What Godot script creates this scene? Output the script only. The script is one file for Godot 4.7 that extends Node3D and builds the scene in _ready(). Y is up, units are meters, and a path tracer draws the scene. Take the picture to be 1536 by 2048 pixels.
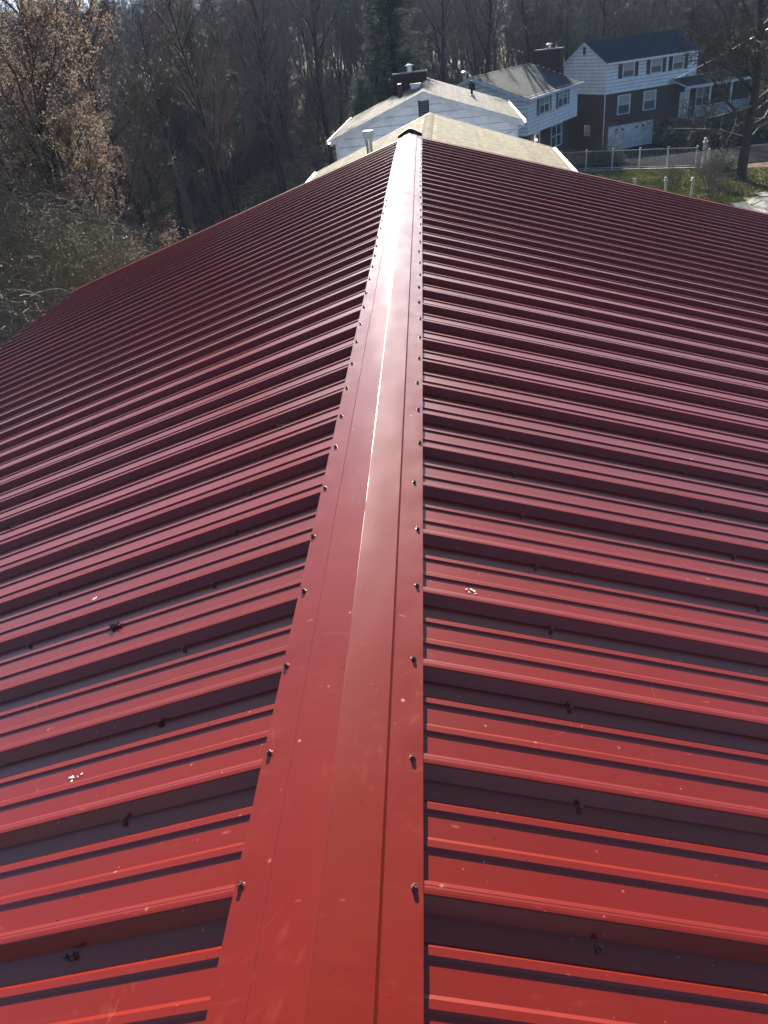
extends Node3D
# A red ribbed-metal roof seen from its ridge, shingled houses and a bare winter wood beyond it.

const CAM_RIGHT := Vector3(0.99362, -0.10448, -0.04259)
const CAM_UP := Vector3(0.06396, 0.83794, -0.54200)
const CAM_POS := Vector3(0.2919, 1.3259, 0.0)
const FOCAL := 1494.09 # pixels of the 1536 x 2048 frame
const PITCH := 0.2957   # slope of the red roof
const RIB := 0.3048
const RIB0 := -0.820    # z of the rib nearest the camera in view
const ROOF_END := -12.62
const EAVE := 6.22
const RIB_H := 0.031
const SKY_LEVEL := 0.0106
const SUN_EL := 0.358 # radians over the horizon
const SUN_AZ := 0.070 # radians left of the ridge's far end

var cam_fwd := Vector3.ZERO
var M := {}
var rng := RandomNumberGenerator.new()
var used := {}

# ---------------------------------------------------------------- mesh builder
class MB:
	var v := PackedVector3Array()
	var n := PackedVector3Array()
	var c := PackedColorArray()
	var smooth := false
	var colored := false
	var col := Color.WHITE
	func tri(a: Vector3, b: Vector3, d: Vector3) -> void:
		v.append(a); v.append(b); v.append(d)
		if colored:
			c.append(col); c.append(col); c.append(col)
	func quad(a: Vector3, b: Vector3, d: Vector3, e: Vector3) -> void:
		tri(a, b, d); tri(a, d, e)
	func hexa(p: Array) -> void: # 0-3 bottom ring, 4-7 top ring
		quad(p[0], p[1], p[2], p[3]); quad(p[7], p[6], p[5], p[4])
		for i in 4:
			var j := (i + 1) % 4
			quad(p[i], p[i + 4], p[j + 4], p[j])
	func box(o: Vector3, x: Vector3, y: Vector3, z: Vector3) -> void: # corner and three edges
		hexa([o, o + x, o + x + z, o + z, o + y, o + x + y, o + x + y + z, o + z + y])
	func cbox(m: Vector3, s: Vector3) -> void:
		box(m - s * 0.5, Vector3(s.x, 0, 0), Vector3(0, s.y, 0), Vector3(0, 0, s.z))
	func tube(a: Vector3, b: Vector3, ra: float, rb: float, k: int, caps := false) -> void:
		var d := (b - a)
		if d.length_squared() < 1e-10:
			return
		d = d.normalized()
		var s := d.cross(Vector3.UP if absf(d.y) < 0.9 else Vector3.RIGHT).normalized()
		var t := d.cross(s)
		var pa := []
		var pb := []
		for i in k:
			var an := TAU * i / k
			var w := s * cos(an) + t * sin(an)
			pa.append(a + w * ra); pb.append(b + w * rb)
		for i in k:
			var j := (i + 1) % k
			quad(pa[i], pb[i], pb[j], pa[j])
			if caps:
				tri(a, pa[i], pa[j]); tri(b, pb[j], pb[i])
	func lathe(o: Vector3, prof: Array, k: int) -> void: # prof: [radius, height]
		for m in prof.size() - 1:
			for i in k:
				var a0 := TAU * i / k
				var a1 := TAU * (i + 1) / k
				var r0: float = prof[m][0]
				var r1: float = prof[m + 1][0]
				var h0 := Vector3(0, prof[m][1], 0)
				var h1 := Vector3(0, prof[m + 1][1], 0)
				var d0 := Vector3(cos(a0), 0, sin(a0))
				var d1 := Vector3(cos(a1), 0, sin(a1))
				quad(o + h0 + d0 * r0, o + h0 + d1 * r0, o + h1 + d1 * r1, o + h1 + d0 * r1)
	func mesh(mat: Material) -> ArrayMesh:
		var arr := []
		arr.resize(Mesh.ARRAY_MAX)
		arr[Mesh.ARRAY_VERTEX] = v
		if smooth:
			arr[Mesh.ARRAY_NORMAL] = n
		if colored:
			arr[Mesh.ARRAY_COLOR] = c
		var m := ArrayMesh.new()
		m.add_surface_from_arrays(Mesh.PRIMITIVE_TRIANGLES, arr)
		m.surface_set_material(0, mat)
		return m

func numbered(called: String) -> String:
	if not used.has(called):
		used[called] = 0
		return called
	used[called] += 1
	return "%s_%03d" % [called, used[called]]

func tag(o: Node, label: String, category: String, group := "", kind := "") -> void:
	if label: o.set_meta("label", label)
	if category: o.set_meta("category", category)
	if group: o.set_meta("group", group)
	if kind: o.set_meta("kind", kind)

func thing(called: String, label: String, category: String, at := Vector3.ZERO, group := "") -> Node3D:
	var o := Node3D.new()
	o.name = numbered(called)
	add_child(o)
	o.position = at
	tag(o, label, category, group)
	return o

func part(called: String, mesh: Mesh, parent: Node, kind := "") -> MeshInstance3D:
	var o := MeshInstance3D.new()
	o.name = numbered(called) if parent == self else called
	o.mesh = mesh
	parent.add_child(o, true)
	if kind: o.set_meta("kind", kind)
	return o

func build(called: String, mb: MB, mat: Material, parent: Node, kind := "") -> MeshInstance3D:
	return part(called, mb.mesh(mat), parent, kind)

# ---------------------------------------------------------------- materials
func lin(r: float, g: float, b: float) -> Color:
	return Color(r, g, b).linear_to_srgb()

func noise_tex(ramp: Array, freq: float, size := 512, kind := FastNoiseLite.TYPE_SIMPLEX_SMOOTH, oct := 4, sd := 1) -> NoiseTexture2D:
	var f := FastNoiseLite.new()
	f.noise_type = kind
	f.frequency = freq
	f.fractal_octaves = oct
	f.seed = sd
	var t := NoiseTexture2D.new()
	t.width = size; t.height = size
	t.seamless = true
	t.noise = f
	var g := Gradient.new()
	var offs := PackedFloat32Array()
	var cols := PackedColorArray()
	for r in ramp:
		offs.append(r[0]); cols.append(r[1])
	g.offsets = offs; g.colors = cols
	t.color_ramp = g
	return t

func bump_tex(freq: float, strength: float, size := 512, sd := 1, oct := 3) -> NoiseTexture2D:
	var f := FastNoiseLite.new()
	f.frequency = freq
	f.seed = sd
	f.fractal_octaves = oct
	var t := NoiseTexture2D.new()
	t.width = size; t.height = size
	t.seamless = true
	t.as_normal_map = true
	t.bump_strength = strength
	t.noise = f
	return t

func mat(col: Color, rough: float, tex: Texture2D = null, tile := 1.0, spec := 0.5) -> StandardMaterial3D:
	var m := StandardMaterial3D.new()
	m.albedo_color = col
	m.roughness = rough
	m.metallic_specular = spec
	if tex:
		m.albedo_texture = tex
		m.uv1_triplanar = true
		m.uv1_world_triplanar = true
		m.uv1_scale = Vector3.ONE / tile
	return m

func stamp(im: Image, at: Vector2, rad: Vector2, turn: float, col: Color, a: float, hard: float) -> void:
	var w := im.get_width()
	var big := int(ceil(maxf(rad.x, rad.y)))
	var cs := cos(turn)
	var sn := sin(turn)
	for j in range(-big, big + 1):
		for i in range(-big, big + 1):
			var p := Vector2((i * cs + j * sn) / rad.x, (-i * sn + j * cs) / rad.y)
			var q := p.length()
			if q >= 1.0:
				continue
			var k := a * clampf((1.0 - q) / (1.0 - hard + 0.001), 0.0, 1.0)
			var x := posmod(int(at.x) + i, w)
			var y := posmod(int(at.y) + j, w)
			im.set_pixel(x, y, im.get_pixel(x, y).lerp(col, k))

func metal_image(size: int, base: Color, sd: int, smears: int, dots: int) -> ImageTexture:
	var r := RandomNumberGenerator.new()
	r.seed = sd
	var im := Image.create(size, size, false, Image.FORMAT_RGB8)
	im.fill(base)
	var pale := Color(0.86, 0.72, 0.66)
	var dark := Color(0.12, 0.05, 0.05)
	for i in 46: # uneven chalking of the paint
		stamp(im, Vector2(r.randf(), r.randf()) * size, Vector2(r.randf_range(40, 110), r.randf_range(24, 60)), r.randf() * PI, base.lerp(pale if i % 2 else dark, 0.5), r.randf_range(0.03, 0.09), 0.0)
	for i in 150: # faint run-off streaks down the slope
		stamp(im, Vector2(r.randf(), r.randf()) * size, Vector2(r.randf_range(60, 170), r.randf_range(1.5, 5)), r.randfn() * 0.02, pale if r.randf() < 0.6 else dark, r.randf_range(0.02, 0.07), 0.0)
	for i in smears: # scuffs of boots and gloves: clusters of short dashes
		var c := Vector2(r.randf(), r.randf()) * size
		var t := r.randf() * PI
		for k in r.randi_range(3, 9):
			stamp(im, c + Vector2(r.randfn() * 26, r.randfn() * 26), Vector2(r.randf_range(5, 22), r.randf_range(3, 8)), t + r.randfn() * 0.3, pale, r.randf_range(0.03, 0.14), 0.0)
	for i in int(smears * 0.35): # scratches
		var p := Vector2(r.randf(), r.randf()) * size
		var d := r.randf() * TAU
		var a := r.randf_range(0.15, 0.5)
		for k in r.randi_range(8, 50):
			p += Vector2(cos(d), sin(d)) * 1.2
			d += r.randfn() * 0.06
			var x := posmod(int(p.x), size)
			var y := posmod(int(p.y), size)
			im.set_pixel(x, y, im.get_pixel(x, y).lerp(pale, a))
	for i in dots:
		var rr := r.randf_range(0.8, 2.2) if r.randf() < 0.9 else r.randf_range(2.2, 4.5)
		stamp(im, Vector2(r.randf(), r.randf()) * size, Vector2(rr, rr * r.randf_range(0.7, 1.5)), r.randf() * PI, pale if r.randf() < 0.5 else dark, r.randf_range(0.3, 0.9), 0.4)
	return ImageTexture.create_from_image(im)

func make_materials() -> void:
	var red := Color(0.468, 0.108, 0.045)
	var m := mat(Color.WHITE, 1.0, metal_image(2048, red, 5, 90, 1500), 2.7)
	m.roughness_texture = noise_tex([[0.0, Color(0.30, 0.30, 0.30)], [0.5, Color(0.36, 0.36, 0.36)], [1.0, Color(0.44, 0.44, 0.44)]], 0.006, 512, FastNoiseLite.TYPE_SIMPLEX_SMOOTH, 5, 3)
	m.roughness_texture_channel = BaseMaterial3D.TEXTURE_CHANNEL_RED
	m.metallic_specular = 0.12
	m.clearcoat_enabled = true
	m.clearcoat = 0.9
	m.clearcoat_roughness = 0.25
	M.metal = m
	M.metals = []
	for t in [Color(1, 1, 1), Color(0.955, 0.97, 0.98), Color(1.0, 0.975, 0.96), Color(0.97, 0.94, 0.95)]:
		var k: StandardMaterial3D = m.duplicate()
		k.albedo_color = t
		M.metals.append(k)
	var m2: StandardMaterial3D = mat(Color.WHITE, 1.0, metal_image(1024, red, 9, 70, 260), 1.6)
	m2.roughness_texture = m.roughness_texture
	m2.metallic_specular = 0.12
	m2.clearcoat_enabled = true
	m2.clearcoat = 0.9
	m2.clearcoat_roughness = 0.25
	M.cap = m2
	M.screw = mat(lin(0.16, 0.055, 0.04), 0.32, noise_tex([[0.0, Color(0.6, 0.5, 0.45)], [0.55, Color(1, 1, 1)], [1.0, Color(1.0, 1.0, 1.0)]], 0.05, 128), 0.06)
	M.rubber = mat(lin(0.012, 0.012, 0.014), 0.7)
	M.trim = mat(lin(0.24, 0.028, 0.022), 0.33)
	M.white = mat(lin(0.72, 0.74, 0.76), 0.5, noise_tex([[0.0, Color(0.86, 0.86, 0.85)], [1.0, Color(1, 1, 1)]], 0.01, 256), 2.0)
	M.siding = mat(lin(0.80, 0.82, 0.83), 0.55, noise_tex([[0.0, Color(0.86, 0.87, 0.86)], [0.6, Color(1, 1, 1)], [1.0, Color(0.95, 0.96, 0.97)]], 0.012, 256), 3.0)
	M.gap_shade = mat(lin(0.06, 0.06, 0.065), 0.95)  # wall cores coloured dark to paint in the shade between siding boards
	M.gutter = mat(lin(0.8, 0.8, 0.78), 0.3)
	M.brick = mat(lin(0.075, 0.036, 0.03), 0.9, noise_tex([[0.0, Color(0.55, 0.5, 0.5)], [0.5, Color(1, 1, 1)], [1.0, Color(1.0, 0.85, 0.75)]], 0.06, 512, FastNoiseLite.TYPE_CELLULAR, 2), 2.4)
	M.shutter = mat(lin(0.09, 0.13, 0.18), 0.6)
	M.shutter_dark = mat(lin(0.016, 0.018, 0.024), 0.6)
	M.blind = mat(lin(0.5, 0.54, 0.52), 0.8)
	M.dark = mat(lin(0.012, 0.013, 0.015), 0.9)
	M.vent = mat(lin(0.10, 0.10, 0.11), 0.6)
	M.galv = mat(lin(0.62, 0.63, 0.65), 0.28)
	M.galv.metallic = 0.9
	M.redpipe = mat(lin(0.17, 0.045, 0.035), 0.6)
	var g := mat(Color(0.55, 0.62, 0.66, 0.12), 0.04)
	g.transparency = BaseMaterial3D.TRANSPARENCY_ALPHA
	M.glass = g
	for s in [["sh_beige", 11], ["sh_grey", 12], ["sh_dark", 13], ["sh_navy", 14]]:
		var k := mat(Color.WHITE, 0.95, noise_tex([[0.0, Color(0.72, 0.72, 0.72)], [0.5, Color(0.95, 0.95, 0.95)], [1.0, Color(1, 1, 1)]], 0.09, 512, FastNoiseLite.TYPE_SIMPLEX, 4, s[1]), 1.3, 0.25)
		k.vertex_color_use_as_albedo = true
		M[s[0]] = k
	var bark := noise_tex([[0.0, Color(0.45, 0.42, 0.4)], [0.5, Color(0.9, 0.88, 0.85)], [1.0, Color(1, 1, 1)]], 0.03, 256, FastNoiseLite.TYPE_SIMPLEX, 4, 21)
	M.bark = mat(lin(0.085, 0.07, 0.058), 0.9, bark, 1.0, 0.3)
	M.bark_pale = mat(lin(0.16, 0.14, 0.125), 0.9, bark, 1.0, 0.3)
	M.twig = mat(lin(0.15, 0.125, 0.1), 0.7, null, 1.0, 0.2)
	M.twig_red = mat(lin(0.17, 0.12, 0.095), 0.7, null, 1.0, 0.2)
	M.twig_tan = mat(lin(0.17, 0.135, 0.085), 0.8, null, 1.0, 0.2)
	M.twig_yard = mat(lin(0.085, 0.075, 0.055), 0.85, null, 1.0, 0.18)
	M.twig_grey = mat(lin(0.155, 0.145, 0.12), 0.7, null, 1.0, 0.2)
	for s in [["leaf_tan", Color(1.0, 1.0, 1.0), 1.0], ["leaf_ever", Color(0.05, 0.075, 0.03), 0.3], ["needle", Color(0.035, 0.06, 0.03), 0.3], ["litter", Color(1, 1, 1), 0.2], ["grass", Color(1, 1, 1), 0.4]]:
		var c: Color = s[1]
		var k := mat(lin(c.r, c.g, c.b), 0.75, null, 1.0, 0.2)
		k.backlight_enabled = true
		k.backlight = Color(s[2], s[2], s[2])
		if s[0] == "litter" or s[0] == "grass" or s[0] == "leaf_tan":
			k.vertex_color_use_as_albedo = true
		M[s[0]] = k
	M.ground = mat(Color.WHITE, 0.95, noise_tex([[0.0, Color(0.194, 0.150, 0.106)], [0.4, Color(0.334, 0.255, 0.176)], [0.7, Color(0.422, 0.334, 0.229)], [1.0, Color(0.528, 0.440, 0.317)]], 0.02, 512, FastNoiseLite.TYPE_SIMPLEX, 5, 31), 7.0, 0.2)
	M.lawn = mat(Color.WHITE, 0.95, noise_tex([[0.0, Color(0.264, 0.220, 0.132)], [0.45, Color(0.352, 0.370, 0.132)], [0.75, Color(0.440, 0.466, 0.158)], [1.0, Color(0.493, 0.458, 0.229)]], 0.02, 512, FastNoiseLite.TYPE_SIMPLEX, 5, 32), 5.0, 0.2)
	M.asphalt = mat(Color.WHITE, 1.0, noise_tex([[0.0, Color(0.12, 0.12, 0.13)], [1.0, Color(0.21, 0.21, 0.22)]], 0.04, 512, FastNoiseLite.TYPE_SIMPLEX, 5, 33), 4.0, 0.05)
	M.concrete = mat(Color.WHITE, 0.9, noise_tex([[0.0, Color(0.396, 0.378, 0.343)], [0.5, Color(0.598, 0.581, 0.537)], [1.0, Color(0.669, 0.651, 0.616)]], 0.03, 512, FastNoiseLite.TYPE_SIMPLEX, 5, 34), 3.0, 0.3)
	M.post = mat(lin(0.68, 0.68, 0.66), 0.6, bark, 0.8)
	M.rail = mat(lin(0.3, 0.32, 0.34), 0.5)
	M.dropping = mat(lin(0.72, 0.68, 0.60), 0.8)
	M.debris = mat(lin(0.05, 0.04, 0.028), 0.8)
	M.moss = mat(lin(0.10, 0.085, 0.045), 0.9)
	M.cable = mat(lin(0.5, 0.5, 0.5), 0.3)

# a hazy clear sky: blue overhead, brighter towards the horizon and in a wide glow round the low sun
func clear_sky(to_sun: Vector3) -> ImageTexture:
	var w := 512
	var h := 256
	var im := Image.create(w, h, false, Image.FORMAT_RGBF)
	for j in h:
		var el := PI * (0.5 - (j + 0.5) / h)
		for i in w:
			var az := TAU * (i + 0.5) / w # the middle of a panorama is +z
			var d := Vector3(sin(az) * cos(el), sin(el), -cos(az) * cos(el))
			var chi := acos(clampf(d.dot(to_sun), -1.0, 1.0))
			var y := maxf(d.y, 0.012)
			var ring := 8.4 * exp(-pow(chi / 0.7, 2.0))
			var g := (1.0 - exp(-0.32 / y)) / 0.274
			var air := Color(0.40, 0.80, 1.5).lerp(Color(0.95, 1.0, 1.08), 0.8 * exp(-y * 9.0))
			var c := (air * 6.2 + Color(0.98, 1.0, 1.04) * ring) * (g * SKY_LEVEL)
			if d.y < 0.0:
				c = Color(0.10, 0.09, 0.075).lerp(c, exp(d.y * 40.0))
			im.set_pixel(i, j, Color(c.r, c.g, c.b))
	return ImageTexture.create_from_image(im)

# ---------------------------------------------------------------- terrain
func easing(a: float, b: float, x: float) -> float:
	return smoothstep(0.0, 1.0, clampf((x - a) / (b - a), 0.0, 1.0))

var tnoise := FastNoiseLite.new()

func land(x: float, z: float) -> float:
	var d := -z
	var left := easing(-4.0, -15.0, x)
	var y := -8.3 - 1.9 * left
	y -= 2.2 * (1.0 - left) * easing(58.0, 78.0, d)
	var start := lerpf(100.0, 52.0, easing(25.0, -20.0, x))
	y += maxf(0.0, minf(d, 190.0) - start) * 0.085
	y += tnoise.get_noise_2d(x, z) * 0.7 * maxf(left, easing(85, 110, d))
	return y

func on_land(x: float, z: float) -> Vector3:
	return Vector3(x, land(x, z), z)

func covered(region: int, x: float, z: float) -> bool:
	match region:
		1: return z > -57.6 + (x - 11.0) * 0.5 + tnoise.get_noise_2d(x * 9.0, z * 9.0) * 1.4 and x > 8.2
		2: return z < -57.2 + (x - 11.0) * 0.5 - 1.6 - maxf(0.0, x - 19.0) * 0.6 and (x > 15.5 or z > -70.0)
		3: return z > -42.4 - (x - 15.0) * 0.85
	return true

func sheet(called: String, xs: Array, zs: Array, up: float, material: Material, region := 0) -> MeshInstance3D:
	var mb := MB.new()
	for i in xs.size() - 1:
		for j in zs.size() - 1:
			if not covered(region, (xs[i] + xs[i + 1]) * 0.5, (zs[j] + zs[j + 1]) * 0.5):
				continue
			var p := []
			for q in [[i, j], [i + 1, j], [i + 1, j + 1], [i, j + 1]]:
				p.append(on_land(xs[q[0]], zs[q[1]]) + Vector3(0, up, 0))
			mb.quad(p[0], p[1], p[2], p[3])
	var o := build(called, mb, material, self)
	o.set_meta("kind", "structure")
	return o

func steps(a: float, b: float, n: int) -> Array:
	var r := []
	for i in n + 1:
		r.append(lerpf(a, b, float(i) / n))
	return r

func seen_at(p: Vector3) -> Vector3: # x, y in frame pixels and depth
	var d := p - CAM_POS
	var w := d.dot(cam_fwd)
	return Vector3(768.0 + FOCAL * d.dot(CAM_RIGHT) / w, 1024.0 - FOCAL * d.dot(CAM_UP) / w, w)

func build_ground() -> void:
	tnoise.seed = 4
	tnoise.frequency = 0.045
	var xs := [-900.0, -500.0, -280.0, -180.0, -130.0]
	xs.append_array(steps(-100, 100, 84))
	xs.append_array([130.0, 180.0, 280.0, 500.0, 900.0])
	var zs := [900.0, 400.0, 150.0, 60.0]
	zs.append_array(steps(20, -200, 100))
	zs.append_array([-240.0, -320.0, -500.0, -900.0])
	sheet("ground", xs, zs, 0.0, M.ground)
	sheet("lawn", steps(7, 44, 40), steps(-34, -61, 30), 0.03, M.lawn, 1)
	sheet("driveway", steps(11, 60, 60), steps(-54, -84, 40), 0.06, M.asphalt, 2)
	sheet("concrete_pad", steps(14.2, 22.0, 8), steps(-37, -46.4, 10), 0.07, M.concrete, 3)
	sheet("footpath", steps(27.0, 34.0, 7), steps(-70.5, -73.0, 3), 0.1, M.concrete)

# ---------------------------------------------------------------- the red metal roof
func on_roof(side: float, d: float, z: float, up := 0.0) -> Vector3: # up from the plane of the rib tops
	return Vector3(side * (d * cos(PITCH) + up * sin(PITCH)), -d * sin(PITCH) + up * cos(PITCH), z)

func roof_basis(side: float) -> Basis: # y is the roof's normal, z the world's
	var y := Vector3(side * sin(PITCH), cos(PITCH), 0)
	var z := Vector3(0, 0, 1)
	return Basis(y.cross(z), y, z)

func panel_mesh(side: float) -> ArrayMesh:
	var prof := [] # [z towards the camera, height over the pan]
	for k in 4:
		var o := k * RIB
		var lift := 0.0018 if k == 3 else 0.0
		for q in [[-0.0335, 0.0], [-0.0172, RIB_H - 0.0046], [-0.0140, RIB_H - 0.0022], [-0.0070, RIB_H - 0.0007], [-0.0052, RIB_H - 0.0009], [0.0, RIB_H], [0.0062, RIB_H], [0.0118, RIB_H - 0.0004], [0.0150, RIB_H - 0.0024], [0.0335, 0.0]]:
			if k == 3 and q[0] > 0.03:
				prof.append([o + 0.0285, 0.0075 + lift])
				continue
			prof.append([o + q[0], q[1] + (lift if k == 3 and q[1] > 0.01 else 0.0)])
		if k < 3:
			for mnr in [0.103, 0.192]:
				for q in [[-0.0168, 0.0], [-0.0075, 0.0051], [0.0085, 0.0055], [0.0140, 0.0]]:
					prof.append([o + mnr + q[0], q[1]])
	var mb := MB.new()
	var ds := steps(0.06, EAVE, 14)
	var f := FastNoiseLite.new()
	f.seed = 77 + int(side)
	f.frequency = 1.1
	for i in ds.size() - 1:
		for k in prof.size() - 1:
			var p := []
			for q in [[i, k], [i + 1, k], [i + 1, k + 1], [i, k + 1]]:
				var zz: float = prof[q[1]][0]
				var hh: float = prof[q[1]][1] - RIB_H
				hh += f.get_noise_2d(ds[q[0]], zz * 2.0) * 0.0012 * clampf(ds[q[0]] - 0.2, 0.0, 1.0)
				p.append(on_roof(side, ds[q[0]], zz, hh - 0.002))
			mb.quad(p[0], p[1], p[2], p[3])
	return mb.mesh(M.metal)

func cap_mesh(z0: float, z1: float, lift: float, sd: int) -> ArrayMesh:
	# Across the cap: flange, step, raised centre, crease and the same again; each strip shaded smoothly along its length.
	var mb := MB.new()
	mb.smooth = true
	var f := FastNoiseLite.new()
	f.seed = sd
	f.frequency = 2.2
	var nz := int(absf(z1 - z0) / 0.03)
	var strips := []
	for s in [-1.0, 1.0]:
		strips.append([s, [[0.0, 0.0095], [0.03, 0.0093], [0.06, 0.0091], [0.09, 0.0088], [0.1085, 0.0085]]])
		strips.append([s, [[0.1085, 0.0085], [0.1165, 0.0012]]])
		strips.append([s, [[0.1165, 0.0012], [0.13, 0.001], [0.145, 0.001], [0.16, 0.001], [0.175, 0.001], [0.188, 0.001], [0.1945, 0.0008]]])
		strips.append([s, [[0.1945, 0.0008], [0.1955, -0.009]]])
	# the folded crease itself: a small round bead
	for i in nz:
		for k in 4:
			var q := []
			for e in [[0, 0], [1, 0], [1, 1], [0, 0], [1, 1], [0, 1]]:
				var z := lerpf(z0, z1, float(i + e[0]) / nz)
				var an := lerpf(-1.0, 1.0, (k + e[1]) / 4.0) * (PITCH + 0.25)
				var nn := Vector3(sin(an), cos(an), 0)
				var wob := 0.0011 * f.get_noise_2d(z * 0.8, 0.0)
				mb.v.append(Vector3(0, (0.0096 + lift + wob) / cos(PITCH) - 0.0030, z) + nn * 0.0031)
				mb.n.append(nn)
	for st in strips:
		var side: float = st[0]
		var pr: Array = st[1]
		var grid := []
		for i in nz + 1:
			var z := lerpf(z0, z1, float(i) / nz)
			var row := []
			for q in pr:
				var d: float = q[0]
				var h: float = q[1] + lift
				var edge := easing(0.11, 0.19, d)
				var ph := (z - RIB0) / RIB * TAU
				h += edge * (0.0016 * f.get_noise_2d(z * 1.6, side * 3.0 + d * 2.0) - 0.0011 * (0.5 - 0.5 * cos(ph)))
				h -= edge * 0.0016 * exp(-pow(sin(ph * 0.5) * 3.2, 2.0))
				h += (1.0 - edge) * 0.0011 * f.get_noise_2d(z * 0.8, side * 7.0 + d * 4.0)
				row.append(on_roof(side, d, z, h) if d > 0.001 else Vector3(0, h / cos(PITCH), z))
			grid.append(row)
		var norms := []
		for i in nz + 1:
			var row := []
			for k in pr.size():
				var dz: Vector3 = grid[mini(i + 1, nz)][k] - grid[maxi(i - 1, 0)][k]
				var dx: Vector3 = grid[i][mini(k + 1, pr.size() - 1)] - grid[i][maxi(k - 1, 0)]
				var nn := dx.cross(dz).normalized()
				row.append(nn if nn.y > 0.0 or (absf(nn.y) < 0.3 and nn.x * side > 0.0) else -nn)
			norms.append(row)
		for i in nz:
			for k in pr.size() - 1:
				for q in ([[i, k], [i + 1, k], [i + 1, k + 1], [i, k], [i + 1, k + 1], [i, k + 1]] if side > 0.0 else [[i, k], [i + 1, k + 1], [i + 1, k], [i, k], [i, k + 1], [i + 1, k + 1]]):
					mb.v.append(grid[q[0]][q[1]])
					mb.n.append(norms[q[0]][q[1]])
	return mb.mesh(M.cap)

func screw_mesh() -> ArrayMesh:
	var mb := MB.new()
	mb.lathe(Vector3.ZERO, [[0.0088, -0.001], [0.0088, 0.0014], [0.0078, 0.0026], [0.0072, 0.0027], [0.0072, 0.0038], [0.0052, 0.0042]], 14)
	mb.lathe(Vector3.ZERO, [[0.0056, 0.0038], [0.0056, 0.0105], [0.0046, 0.0116], [0.0030, 0.0116], [0.0024, 0.0108], [0.0, 0.0108]], 6)
	return mb.mesh(M.screw)

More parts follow.
